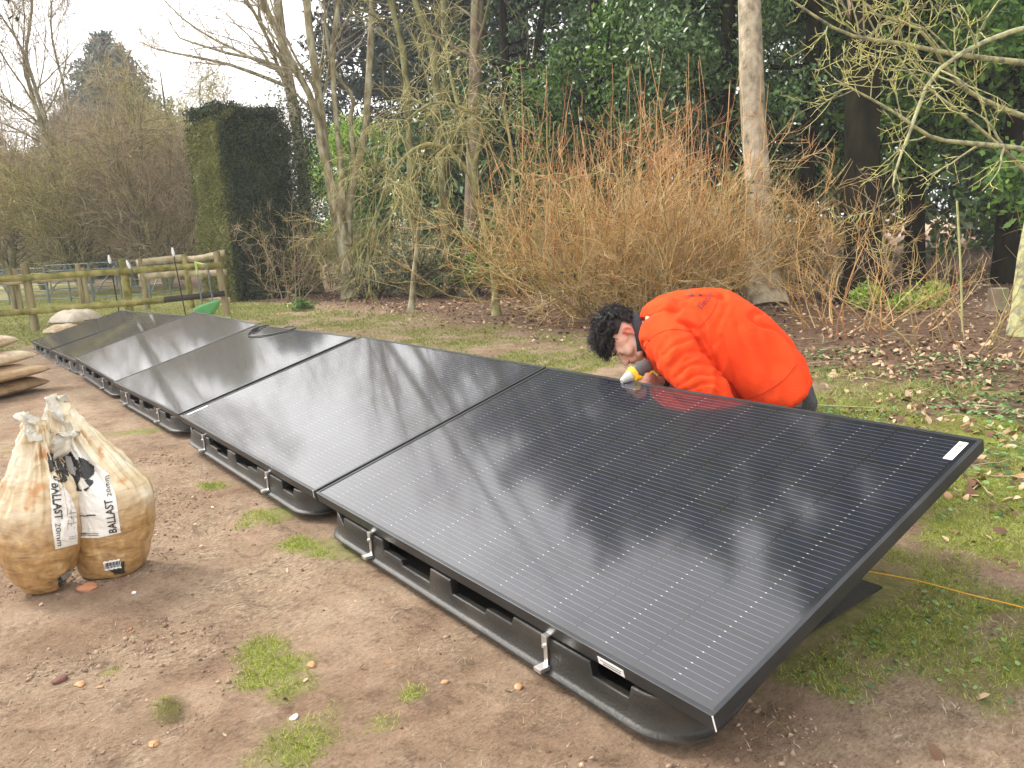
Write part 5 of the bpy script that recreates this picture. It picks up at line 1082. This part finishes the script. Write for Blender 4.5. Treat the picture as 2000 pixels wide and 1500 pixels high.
def H(x, y, z): return HO+HS*(x*hx_+y*hy_+z*hz_)
AX = (hx_, hy_, hz_)
def hs(bm, x, y, z, r): sph(bm, H(x, y, z), tuple(np.array((r, r, r) if np.isscalar(r) else r)*HS), AX)
near = 1 if (hx_@FW) < 0 else -1
sh_n = at(1305, 660, 2.98); el_n = at(1400, 800, 2.80); wr_n = at(1330, 838, 2.98)
sh_f = at(1300, 660, 3.30); el_f = at(1372, 772, 3.20); wr_f = at(1288, 746, 3.05)
grip = at(1252, 742, 2.98)
bm = MB()
hs(bm, 0, -.018, .142, (.072, .090, .085)); hs(bm, 0, .018, .135, (.068, .068, .075)); hs(bm, 0, .022, .075, (.058, .066, .075)); hs(bm, 0, .058, .020, (.030, .026, .020)); hs(bm, 0, .07, .012, (.017, .014, .012))
for s in (-1, 1):
    hs(bm, s*.046, .008, .045, (.018, .035, .035)); hs(bm, s*.040, .055, .078, (.024, .028, .026)); hs(bm, s*.030, .078, .119, (.026, .012, .009)); hs(bm, s*.032, .070, .100, (.018, .014, .012)); hs(bm, s*.014, .101, .066, (.009, .010, .008))
    hs(bm, s*.034, .045, .03, (.018, .03, .018))
    # ear: rim, lobe and bowl
    rim = [H(s*.078, -.004, .126), H(s*.085, -.018, .132), H(s*.090, -.030, .120), H(s*.088, -.030, .102), H(s*.080, -.020, .088), H(s*.073, -.010, .080)]
    chain(bm, rim, [.0045, .0048, .0048, .0045, .005, .006]); hs(bm, s*.074, -.016, .106, (.006, .014, .022))
chain(bm, [H(0, .082, .112), H(0, .100, .085), H(0, .112, .068)], [.009, .0105, .0125]); hs(bm, 0, .100, .060, (.010, .012, .006))
hs(bm, 0, .092, .045, (.021, .011, .0055)); hs(bm, 0, .090, .034, (.018, .011, .0065)); hs(bm, 0, .080, .040, (.026, .012, .02))
chain(bm, [H(0, -.015, .07), H(0, -.055, .0), at(1290, 655, 3.13), at(1320, 665, 3.1)], [.054, .054, .056, .07])
lofted(bm, trings(.80, 2))
chain(bm, [sh_n, (sh_n+el_n)/2, el_n], [.058, .048, .042]); chain(bm, [el_n, wr_n], [.040, .026])
chain(bm, [sh_f+DN*.03, (sh_f+el_f)/2, el_f], [.045, .042, .038]); chain(bm, [el_f, (el_f+wr_f)/2, wr_f], [.040, .034, .024])
def hand(bm, wr, gp, ax, rg):
    """palm from the wrist towards the gripped bar at gp (axis ax, radius rg); four fingers wrap it, the thumb comes from the palm's side"""
    to = norm(gp-wr); to = norm(to-ax*(to@ax)*.6); sd = norm(np.cross(ax, to)); sd = sd if sd@FW < 0 else -sd
    pc = gp-to*(rg+.022)
    chain(bm, [wr, wr*.4+pc*.6], [.023, .024]); sph(bm, pc-to*.012+sd*.004, (.034, .016, .040), (to, sd, ax)); sph(bm, pc-to*.010+sd*.012, (.030, .014, .036), (to, sd, ax))
    for k, (l, r) in enumerate(((.95, .0085), (1.05, .0088), (1., .0085), (.85, .0075))):
        o = ax*(.028-.019*k); q = rg+r
        pts = [pc+o+sd*.018-to*.004, gp+o-to*q*.75+sd*q*.9, gp+o+to*q*.25+sd*q*1.1, gp+o+to*q*1.05+sd*q*.35*l, gp+o+to*q*.9-sd*q*.6*l, gp+o+to*q*.2*l-sd*q*1.0]
        chain(bm, pts, [r*1.15, r*1.12, r, r*.98, r*.92, r*.85], 26)
    chain(bm, [pc-to*.02+ax*.020, pc+ax*.040-sd*.010, gp+ax*.038-sd*(rg+.008), gp+ax*.036-sd*(rg+.004)+to*.018], [.013, .0115, .010, .0085], 16)
hand(bm, wr_f, grip, -DN*.9+RT*.2, .019)
g2 = at(1300, 832, 3.02); hand(bm, wr_n, g2, norm(-DN+FW*.3), .014)
hip = [at(1538, 784, 2.87), at(1524, 775, 3.04)]; gzl = float(g0(-1, 1.5)); legs = []
for hp_, sgn in ((hip[0], -1), (hip[1], 1)):
    side = HZ*.05*sgn; kn = hp_-RT*.30*np.array([1, 1, 0])+side; kn[2] = gzl+.075; an = kn+RT*.42*np.array([1, 1, 0])+HZ*.02*sgn; an[2] = gzl+.06; toe = an+RT*.14*np.array([1, 1, 0]); toe[2] = gzl+.04
    legs.append((hp_, kn, an, toe)); chain(bm, [hp_, (hp_+kn)/2, kn], [.082, .070, .052]); chain(bm, [kn, (kn+an)/2, an], [.05, .052, .036]); chain(bm, [an, toe], [.034, .024])
sph(bm, (hip[0]+hip[1])/2, .105)
body = fuse('person', bm, None, .0048, 2, mats=[M_skin], origin=None)
BO = np.array([float(hip[0][0]), float(hip[0][1]), gzl]); 
for v in body.data.vertices: v.co -= Vector(BO.tolist())
M_ear = mat('flushed_ear_skin', ((.72, .27, .20), (.80, .36, .28)), 20, .5); body.data.materials.append(M_ear); ec = [Vector((H(s*.082, -.017, .106)-BO).tolist()) for s in (-1, 1)]
for p_ in body.data.polygons:
    if min((p_.center-e).length for e in ec) < .029: p_.material_index = 1
body.location = BO.tolist(); tag(body, 'person in an orange sweatshirt kneeling bent double over the panel edge, head down', 'person')
CREASES = [(((1296, 694), (1325, 672), (1366, 664)), 3.5, .006), (((1306, 716), (1338, 690), (1380, 688)), 3.5, .007), (((1316, 738), (1350, 714), (1392, 716)), 3.2, .008), (((1326, 754), (1362, 733), (1400, 738)), 3., .008), (((1340, 766), (1374, 750), (1406, 756)), 3., .007),
    (((1404, 782), (1402, 735), (1392, 690), (1366, 648), (1330, 632)), 5., .014), (((1376, 640), (1366, 612), (1340, 600)), 5., .006), (((1440, 640), (1462, 700), (1470, 770)), 7., .005), (((1478, 650), (1506, 710), (1510, 770)), 7., .004), (((1410, 660), (1428, 720), (1430, 780)), 5., .005),
    (((1262, 640), (1280, 690), (1290, 725)), 4., .005), (((1420, 600), (1400, 640), (1398, 670)), 5., .004)]
def wrinkle(V, Nn):
    a = V@RT; b_ = V@DN; c = V@FW
    # image-space independent: folds run down from the shoulder along the side and bunch across the sleeve
    q = np.stack([a*9-b_*3.5, b_*3.0+a*2, c*5], -1); f = fbm(q, 3, 77)-.5; f2 = -np.abs(fbm(np.stack([a*13-b_*4, b_*4+a*3, c*6], -1), 3, 78)-.5)
    arm = np.exp(-np.minimum(np.minimum(np.linalg.norm(V-(sh_n*.35+el_n*.65), axis=1), np.linalg.norm(V-el_n, axis=1)), np.linalg.norm(V-(sh_n*.6+el_n*.4), axis=1))**2/.012)
    ud = norm(el_n-sh_n); t = (V-sh_n)@ud; lat = (V-sh_n)@norm(np.cross(ud, FW)); fold = .9-3.2*np.abs(fbm(np.stack([t*17+lat*5, lat*5-t*2, c*5], -1), 3, 80)-.5)*2
    l = norm(V-sh_n)
    seam = np.exp(-((np.linalg.norm(V-at(1262, 700, 2.98), axis=1)-.215)/.0035)**2)*(a > a.mean()-9)
    crs = np.abs(fbm(np.stack([a*6-b_*5+c*2, b_*2.2+a*2.5, c*3], -1), 3, 95)-.5); crease = -np.exp(-(crs/.02)**2)*.014
    ax1 = spline([at(1318, 610, 2.96), at(1345, 640, 2.9), at(1372, 685, 2.85), at(1393, 735, 2.82), at(1412, 790, 2.82)], 30); da = np.min(np.linalg.norm(V[:, None]-ax1[None], axis=2), axis=1)
    pit = -np.exp(-(da/.012)**2)*.020+np.exp(-((da-.035)/.02)**2)*.006
    rel = V-CAM; zz = rel@FW; pxy = np.stack([1000+F*(rel@RT)/zz, 750+F*(rel@DN)/zz], -1); face = np.clip(-(Nn@FW), 0, 1); gr = 0
    for pl, wd_, dp in CREASES:
        q = spline(np.array(pl, float), 26); dd = np.min(np.linalg.norm(pxy[:, None]-q[None], axis=2), axis=1); gr = gr-dp*np.exp(-(dd/wd_)**2)+dp*.45*np.exp(-((dd-wd_*2.1)/(wd_*1.2))**2)
    return gr*face+f*.024+f2*.030+.008+arm*(fold*.013-.004)+crease+pit-seam*.003*(Nn@FW < 0)
bm = MB(); lofted(bm, trings(1.0, 0))
chain(bm, [at(1300, 655, 3.02), at(1318, 685, 2.93), at(1345, 725, 2.87), at(1375, 760, 2.82), at(1396, 792, 2.79)], [.100, .096, .084, .076, .070], 26)
chain(bm, [at(1396, 792, 2.79), at(1378, 815, 2.86), at(1352, 830, 2.93)], [.066, .054, .045], 12)
chain(bm, [at(1300, 660, 3.27), at(1345, 728, 3.27), at(1374, 768, 3.19), at(1350, 772, 3.13)], [.09, .075, .062, .048], 22)
sw = fuse('sweatshirt', bm, M_sweat, .0085, 4, body, disp=wrinkle, origin=BO)
# collar band round the neck
bm = bmesh.new(); n = 40; cc = spline([at(1232, 655, 3.16), at(1241, 655, 3.155), at(1252, 655, 3.15)], 5)
ax_ = norm(cc[-1]-cc[0]); e1 = norm(at(1243, 612, 3.16)-at(1252, 695, 3.16)); e2 = norm(np.cross(ax_, e1)); mb = MB(); V = []
prof = [(0, 1.0), (.008, 1.03), (.03, 1.05), (.040, 1.03), (.036, .96), (.006, .94)]
cen = at(1243, 655, 3.16)
e1 = norm(at(1236, 613, 3.16)-at(1253, 697, 3.16)); ax_ = norm(np.cross(e1, FW)); ax_ = ax_ if ax_@RT > 0 else -ax_; e2 = norm(np.cross(ax_, e1))
for (o_, s_) in prof:
    for k in range(n):
        t = 2*math.pi*k/n; V.append(cen-ax_*.020+ax_*o_+e1*.092*s_*math.cos(t)+e2*.080*s_*math.sin(t))
Fq = [[i*n+k, i*n+(k+1) % n, ((i+1) % len(prof))*n+(k+1) % n, ((i+1) % len(prof))*n+k] for i in range(len(prof)) for k in range(n)]
mb.add(V, Fq); mb.build('collar', M_collar, body, True, origin=BO)
# hair: cropped sides and back, curls over the top and fringe
g = np.random.default_rng(91)
_m = MB(); hs(_m, 0, -.020, .146, (.0765, .0935, .0885)); bm = bmesh.new(); _vs = [bm.verts.new(tuple(v)) for v in _m.v[0]]; [bm.faces.new([_vs[i] for i in f[:3]]) for f in _m.f[0]]
me = bpy.data.meshes.new('cropped_hair'); 
for v in bm.verts:
    r_ = (np.array(v.co)-HO)/HS; x, y, z = r_@hx_, r_@hy_, r_@hz_
    keep = (y < .052-.0*z and z > .055 and not (y > -.045 and z < .115)) or z > .150
    v.tag = not keep
bmesh.ops.delete(bm, geom=[v for v in bm.verts if v.tag], context='VERTS'); bmesh.ops.subdivide_edges(bm, edges=bm.edges[:], cuts=1)
for v in bm.verts: v.co -= Vector(BO.tolist())
bm.to_mesh(me); bm.free(); me.materials.append(M_fade); hc = bpy.data.objects.new('cropped_hair', me); C.objects.link(hc); hc.parent = body; me.polygons.foreach_set('use_smooth', np.ones(len(me.polygons), bool)); md = hc.modifiers.new('t', 'SOLIDIFY'); md.thickness = .006; md.offset = 1
bm = MB(); N0 = 0; strands = []
while N0 < 420:
    d_ = norm(g.normal(size=3)); x, y, z = .074*d_[0], -.018+.094*d_[1], .146+.088*d_[2]
    top = z > .168-.15*max(0, y)*0 and y < .085
    fr = z > .150 and y > .03
    back = z > .12 and y < -.06
    if not (top or fr or back): continue
    N0 += 1; p = np.array([x, y, z]); L_ = g.uniform(.018, .034)*(1.5 if (y > .02) else 1.)*(1. if not back or z > .16 else .5)
    dr_ = norm(d_+np.array([0, .5 if y > 0 else 0, 0])+g.normal(0, .35, 3)); s1 = norm(np.cross(dr_, g.normal(size=3))); s2 = np.cross(dr_, s1); ph = g.uniform(0, 6.28); n = 9; t = np.linspace(0, 1, n); cr_ = .006*t**.5
    P = p+dr_*(t*L_)[:, None]+s1*(cr_*np.cos(ph+t*6.5))[:, None]+s2*(cr_*np.sin(ph+t*6.5))[:, None]+np.array([0, .008, -.0])*(t**2)[:, None]
    strands.append(np.array([H(*q) for q in P]))
for P in strands[::1]: 
    for q, r in zip(P[::2], (.0075, .0075, .0065, .005, .0035)): sph(bm, q, r*.9)
fuse('hair', bm, M_hair, .0036, 1, body, origin=BO)
st_ = np.array(strands); more = [st_]
for q in range(7): more.append(st_+g.normal(0, .005, (len(st_), 1, 3))+np.cumsum(g.normal(0, .0022, st_.shape), 1))
st_ = np.concatenate(more); mb = MB(); tubes(mb, st_, np.tile(np.linspace(.0015, .0006, 9), (len(st_), 1)), 4); mb.build('hair_curls', M_hair, body, True, origin=BO)
# brow, closed eye, lips
M_lip = mat('lips', ((.55, .19, .15), (.6, .24, .19)), 20, .45); M_lash = mat('eyelashes', ((.03, .02, .016), (.045, .03, .025)), 20, .7)
for s in (-1, 1):
    mb = MB(); tubes(mb, spline([H(s*.014, .090, .124), H(s*.030, .0905, .128), H(s*.050, .074, .122)], 9), np.array([.001, .0024, .003, .0032, .003, .0028, .0024, .0016, .0006]), 6); mb.build('eyebrow', M_hair, body, True, origin=BO)
    mb = MB(); tubes(mb, spline([H(s*.018, .082, .100), H(s*.031, .086, .0955), H(s*.047, .074, .099)], 9), np.full(9, .0012), 5); mb.build('eyelashes', M_lash, body, True, origin=BO)
mb = MB(); tubes(mb, spline([H(-.020, .090, .041), H(-.008, .101, .0455), H(0, .102, .0435), H(.008, .101, .0455), H(.020, .090, .041)], 13), np.interp(np.linspace(0, 1, 13), [0, .5, 1], [.001, .0042, .001]), 6)
tubes(mb, spline([H(-.018, .089, .037), H(0, .0995, .0335), H(.018, .089, .037)], 13), np.interp(np.linspace(0, 1, 13), [0, .5, 1], [.001, .0052, .001]), 6); mb.build('lips', M_lip, body, True, origin=BO)
for s in (-1, 1):
    mb = MB(); tubes(mb, np.array([H(s*.006, .108, .057), H(s*.008, .102, .054)]), np.array([.0028, .0028]), 6, True); mb.build('nostril', M_lash, body, True, origin=BO)
# ear warmth
# trousers, boots, wrist strap
bm = MB(); sph(bm, (hip[0]+hip[1])/2+RT*.005, (.115, .150, .125), (RT, HZ, UPV))
for hp_, kn, an, toe in legs: chain(bm, [hp_, (hp_+kn)/2, kn], [.092, .088, .072]); chain(bm, [kn, (kn+an)/2, an], [.07, .072, .058])
chain(bm, [at(1538, 758, 2.86), at(1540, 780, 2.86)], [.060, .075]); chain(bm, [at(1532, 755, 3.02), at(1530, 775, 3.02)], [.070, .080])
tr_ = fuse('trousers', bm, M_trous, .009, 3, body, disp=lambda V, Nn: (fbm(V*14, 3, 60)-.5)*.02, origin=BO)
for hp_, kn, an, toe in legs:
    bm = MB(); chain(bm, [an-RT*.02, an, toe], [.055, .052, .042]); sph(bm, toe+RT*.02, .042); fuse('boot', bm, M_boot, .008, 2, body, origin=BO)
hold = norm(wr_f-el_f); mb = MB(); e1 = norm(np.cross(hold, UPV)); e2 = np.cross(hold, e1); wc = wr_f-hold*.012; V = []
for (o_, s_) in ((-.011, .0285), (-.011, .033), (.011, .033), (.011, .0285)):
    for k in range(24): t = 2*math.pi*k/24; V.append(wc+hold*o_+e1*s_*math.cos(t)+e2*s_*.9*math.sin(t))
mb.add(V, [[i*24+k, i*24+(k+1) % 24, ((i+1) % 4)*24+(k+1) % 24, ((i+1) % 4)*24+k] for i in range(4) for k in range(24)]); mb.build('wrist_strap', M_ink, body, True, origin=BO)
bv = bvh_of(sw); M_seam = mat('orange_seam_stitching', ((.42, .022, .005), (.5, .03, .007)), 20, .9)
for nm_, pl in (('sleeve_seam', ((1258, 700), (1263, 672), (1284, 652), (1316, 643), (1350, 648))), ('hem_seam', ((1556, 712), (1530, 742), (1490, 768), (1440, 786))), ('yoke_seam', ((1402, 574), (1396, 600), (1382, 622), (1366, 640)))):
    pp = [onto(bv, *q, .0004) for q in spline(np.array(pl, float), 40)]; pp = np.array([q-BO for q in pp if q is not None])
    if len(pp) > 4: mb = MB(); tubes(mb, pp, np.full(len(pp), .0015), 5); mb.build(nm_, M_seam, sw, True)
M_print = mat('dark_red_print', ((.10, .006, .004), (.14, .01, .006)), 20, .7)
textpatch('back_lettering', bv, 'Electri', (1370, 605), (1393, 577), 12, M_print, body, .0025, BO, .012)
patch('back_logo', bv, [(1336, 577), (1349, 574.5), (1349, 571), (1357, 577), (1355, 580), (1347, 578)], M_print, body, .002, 1.0, origin=BO)
patch('back_logo', bv, [(1361, 573), (1373, 576), (1370, 580), (1364, 577)], M_print, body, .002, 1.0, origin=BO)
bv = bvh_of(tr_)
patch('pocket_panel', bv, [(1540, 756), (1552, 746), (1570, 736), (1566, 796), (1544, 796)], M_trousg, body, .002, 1.6, origin=BO)

# cordless drill
D0 = at(1216, 744, 2.95); D1 = at(1263, 717, 2.98); dx = norm(D1-D0); dz = norm(-DN-dx*((-DN)@dx)); dy = np.cross(dz, dx); DL = np.linalg.norm(D1-D0)
dr = thing('cordless_drill', D1, 'yellow and black cordless drill held against the panel frame', 'drill')
M_yel = mat('yellow_plastic', ((.80, .46, .01), (.86, .54, .02)), 10, .4); M_dgrey = mat('dark_grey_tool_plastic', ((.05, .048, .045), (.08, .078, .072)), 10, .5); M_clear = mat('grey_chuck', ((.45, .45, .44), (.6, .6, .58)), 10, .35, metal=.4)
def dtube(nm, a, b_, ra, rb, m, n=8, sq=1.):
    mb = MB(); t = np.linspace(0, 1, n); tubes(mb, D0+dx*(a+(b_-a)*t)[:, None]*DL, np.interp(t, [0, .12, .88, 1], [ra*.86, ra, rb, rb*.86]), 20, True); return mb.build(nm, m, dr, True, origin=D1)
dtube('chuck', -.05, .36, .012, .026, M_clear); dtube('front_housing', .34, .52, .031, .034, M_yel); mh = dtube('motor_housing', .50, 1.1, .034, .033, M_dgrey)
bm = bmesh.new(); q = Matrix(((dx[0], dy[0], dz[0], 0), (dx[1], dy[1], dz[1], 0), (dx[2], dy[2], dz[2], 0), (0, 0, 0, 1)))
fr_ = -dy if (dy@FW) > 0 else dy; mb = MB()
cb_ = D0+dx*DL*.8-D1; fc = norm(-FW*.8+dz*.7); e_ = norm(np.cross(fc, dx))
for a_, c_ in (((-.030, -.018), (.030, -.018)), ((.030, -.018), (.030, .018)), ((.030, .018), (-.030, .018)), ((-.030, .018), (-.030, -.018))):
    tubes(mb, np.array([cb_+fc*.0345+dx*a_[0]*.8+e_*a_[1], cb_+fc*.0345+dx*c_[0]*.8+e_*c_[1]]), np.full(2, .0012), 4, True)
mb.build('badge_outline', M_white, dr, origin=D1)
mb = MB(); tubes(mb, np.array([D0+dx*DL*.42+dz*-.012-FW*.026, D0+dx*DL*.75-dz*.026-FW*.018, D0+dx*DL*1.08-dz*.022-FW*.022]), np.array([.012, .011, .010]), 8, True); mb.build('yellow_side_stripe', M_yel, dr, True, origin=D1)
mb = MB(); hb = grip+DN*.10; tubes(mb, spline([D0+dx*DL*.85, grip, hb], 10), np.array([.024, .022, .0195, .019, .019, .019, .019, .019, .020, .022]), 14, True); mb.build('handle', M_dgrey, dr, True, origin=D1)
bm = bmesh.new(); M_ = Matrix.Translation((hb-D1).tolist()) @ q; box(bm, (-.04, -.03, -.045), (.06, .03, .0), M_); bmobj('battery', bm, M_yel, dr, bevel=.006)

# ------------------------------------------------------------------ small things on the ground
sp_ = [gpt(1640, 1110), gpt(1700, 1122), gpt(1790, 1142), gpt(1900, 1178), gpt(2000, 1212), gpt(2150, 1262)]
tube_thing('string_line', [Z(np.array([p[0], p[1], float(gh(np.array([p[0]]), np.array([p[1]]))[0])]), .016+.004*i) for i, p in enumerate(sp_)], .0018, mat('orange_string', ((.8, .38, .03), (.85, .5, .06)), 20, .6), 'taut orange string line running out from under the nearest panel', 'string', 60, 6)
def stone(px, py, r, m, lab, seed, cat='stone', name='stone', fl=.5):
    p = gpt(px, py); p[2] = float(gh(np.array([p[0]]), np.array([p[1]]))[0])+r*fl*.45; bm = bmesh.new(); bmesh.ops.create_icosphere(bm, subdivisions=3, radius=r)
    V = np.array([v.co for v in bm.verts]); k = 1+(fbm(V/r*1.1+seed*7, 3, seed)-.5)*.9
    for v, q in zip(bm.verts, k): v.co = Vector((v.co.x*q*1.35, v.co.y*q, v.co.z*q*fl))
    o = bmobj(name, bm, m, None, True); o.location = p.tolist(); o.rotation_euler = (0, 0, seed*1.3); tag(o, lab, cat); return o
M_brick = mat('orange_brick', ((.36, .15, .07), (.5, .24, .13)), 30, .85); M_stoneo = mat('ochre_flint', ((.36, .18, .08), (.48, .28, .14)), 40, .7); M_stoned = mat('dark_red_stone', ((.10, .04, .03), (.17, .07, .05)), 30, .8)
stone(170, 1149, .021, M_brick, 'orange brick fragment lying in front of the two ballast bags', 3, 'brick fragment', 'brick_fragment', .7)
for k, (px, py, r, m_, lab) in enumerate(((156, 1335, .011, M_stoneo, 'ochre stone at the lower left beside a dark red one'), (119, 1325, .013, M_stoned, 'dark red stone left of an ochre stone'), (609, 1305, .010, M_stoneo, 'ochre stone right of the largest near grass patch'), (196, 1340, .006, M_stoneo, 'tiny ochre pebble right of the ochre stone at lower left'), (252, 1226, .007, M_stoneo, 'small pale ochre pebble in the lower left earth'), (300, 1452, .010, M_stoneo, 'ochre stone near the bottom edge below the clod'), (575, 1405, .008, M_white, 'small white pebble near the bottom grass patch'), (262, 1158, .006, M_white, 'tiny white pebble right of the brick fragment'), (870, 1335, .007, M_stoneo, 'ochre pebble below the front panel edge'), (1012, 1336, .009, M_stoneo, 'ochre chip close under the nearest tub flange'))):
    stone(px, py, r, m_, lab, 10+k, name='pebble')
# fallen leaves, ivy and clover, sticks, clods
g = np.random.default_rng(101)
def flatleaves(name, x, y, s, m, lab, cat, lift=.006, curl=.25, asp=.6, tilt=.45):
    k = free(x, y); x = x[k]; y = y[k]; n = len(x); s = s if np.isscalar(s) else s[k]; L_ = s*g.uniform(.55, 1.3, n); a = g.uniform(0, 6.28, n); z = gh(x, y)+lift*g.uniform(.3, 1.6, n)
    d = np.stack([np.cos(a), np.sin(a), g.normal(0, tilt, n)], -1); d = norm(d); s_ = norm(np.stack([-np.sin(a), np.cos(a), g.normal(0, tilt, n)], -1)); u = np.cross(d, s_); c = np.stack([x, y, z], -1); cu = g.uniform(-curl, curl, (n, 1))
    L1 = L_[:, None]; pts = [(-.5, 0, 0), (-.25, .42, .5), (.1, .5, .6), (.38, .28, .3), (.55, 0, -.2), (.38, -.28, .3), (.1, -.5, .6), (-.25, -.42, .5)]
    V = np.stack([c+d*L1*p[0]+s_*L1*asp*p[1]*g.uniform(.75, 1.15, (n, 1))+u*L1*cu*p[2] for p in pts], 1).reshape(-1, 3)
    i = np.arange(n)[:, None]*8; Fq = np.concatenate([np.concatenate([i, i+1, i+6+1-0*1, i+7-0], 1)[:, [0, 1, 3, 3]] if False else np.concatenate([i, i+1, i+2, i+7], 1), np.concatenate([i+2, i+3, i+6, i+7], 1), np.concatenate([i+3, i+4, i+5, i+6], 1)])
    o = mesh(name, V, Fq, m, None); tag(o, lab, cat, kind='stuff'); return o
M_fallen = mat('dead_leaves', ((.12, .06, .03), (.26, .14, .07), (.40, .23, .12), (.55, .39, .24)), 2, .75, island=.9); M_ivy = mat('ground_ivy', ((.05, .11, .03), (.11, .21, .06), (.19, .32, .10)), 2, .5, island=.7, trans=.15)
lm_ = lambda x, y: litter_mask(x, y)
x, y = scatter(15000, -3., 1.6, .2, 5.5, lambda x, y: lm_(x, y)*(fb2(x, y, 1.8, 3, 41) > .47)*.5, g); flatleaves('fallen_leaves', x, y, .045, M_fallen, 'brown fallen leaves scattered over the right-hand ground', 'fallen leaves', .008, .55, .6, .6)
x, y = scatter(34000, -17, 3, 2.5, 14, lambda x, y: lm_(x, y)*.6, g); flatleaves('fallen_leaves', x, y, .055, M_fallen, 'brown leaf litter covering the floor of the wood', 'fallen leaves', .01, .5)
x, y = scatter(26000, -2.4, 1.5, 1.1, 4.6, lambda x, y: np.clip(fb2(x, y, 1.5, 4, 47)*3.2-1.25, 0, 1)*lm_(x, y), g); flatleaves('ground_ivy', x, y, .022, M_ivy, 'green ground ivy and clover behind the nearest panel', 'ground ivy', .014, .15, 1., .3)
x, y = scatter(6000, -.1, 1.4, -.2, 1.2, lambda x, y: np.clip(fb2(x, y, 2.5, 4, 48)*3-1.2, 0, 1)*grass_mask(x, y)*.6, g); flatleaves('ground_ivy', x, y, .012, M_ivy, 'green clover leaves in the grass right of the nearest panel', 'ground ivy', .008, .15, 1., .3)
x, y = scatter(260, -3.5, 1.3, -1.5, .0, lambda x, y: 1+0*x, g); flatleaves('fallen_leaves', x, y, .014, M_fallen, 'a few shrivelled leaf scraps on the bare earth', 'fallen leaves')
M_clod = mat('earth_clods', ((.17, .105, .07), (.29, .19, .135), (.42, .30, .215)), 20, .95, island=.4)
x, y = scatter(60000, -4.2, 1.3, -1.6, .3, lambda x, y: np.clip((fb2(x, y, 3.1, 3, 21)-.5)*9, .02, 1)*.8, g); x2_, y2_ = scatter(9000, -6, 1.5, 1.2, 4, lambda x, y: np.clip((fb2(x, y, 2.1, 3, 24)-.48)*8, .02, 1)*.6, g); x = np.append(x, x2_); y = np.append(y, y2_); k = free(x, y); x = x[k]; y = y[k]; n = len(x)
r = g.gamma(1.3, .0014, n)+.0009; c = np.stack([x, y, gh(x, y)+r*.2], -1); oc = np.array([[1, 0, 0], [0, 1, 0], [-1, 0, 0], [0, -1, 0], [0, 0, .8], [0, 0, -.8]]); V = (c[:, None]+r[:, None, None]*oc[None]*g.uniform(.5, 1.4, (n, 6, 1))+g.normal(0, .15, (n, 6, 3))*r[:, None, None]).reshape(-1, 3)
f_ = np.array([[0, 1, 4], [1, 2, 4], [2, 3, 4], [3, 0, 4], [1, 0, 5], [2, 1, 5], [3, 2, 5], [0, 3, 5]]); tag(mesh('earth_clods', V, (np.arange(n)[:, None, None]*6+f_[None]).reshape(-1, 3), M_clod, None), 'crumbs and clods of loose earth on the trodden ground', 'earth clods', kind='stuff')
n = 520; x = g.uniform(-9, 1.6, n); y = g.uniform(1.6, 7, n); k = (litter_mask(x, y) > .4) & free(x, y); x = x[k]; y = y[k]; n = len(x); a = g.uniform(0, 6.28, n); L_ = g.uniform(.08, .5, n); u = np.linspace(-.5, .5, 5)
P = np.stack([x[:, None]+np.cos(a)[:, None]*L_[:, None]*u, y[:, None]+np.sin(a)[:, None]*L_[:, None]*u, gh(x, y)[:, None]+.010+np.abs(g.normal(0, .10, n))[:, None]*L_[:, None]*(u+.5)], -1)+g.normal(0, .006, (n, 5, 3)); mb = MB(); tubes(mb, P, np.outer(g.uniform(.0015, .0045, n), [1, .9, .8, .7, .4]), 4)
tag(mb.build('dead_twigs', M_woodpale, None), 'pale dead twigs and straw lying among the leaf litter', 'twigs', kind='stuff')

# ------------------------------------------------------------------ the pale air
hm = bpy.data.materials.new('haze_air'); hm.use_nodes = True; N = hm.node_tree.nodes; L = hm.node_tree.links; N.remove(N['Principled BSDF'])
pv = N.new('ShaderNodeVolumePrincipled'); pv.inputs['Color'].default_value = (.93, .95, 1, 1); pv.inputs['Density'].default_value = .0022; L.new(pv.outputs[0], N['Material Output'].inputs['Volume'])
bm = bmesh.new(); box(bm, (-142, -62, -2.2), (62, 142, 27)); o = bmobj('haze', bm, hm); tag(o, 'thin pale winter haze in the air', 'haze', kind='stuff')
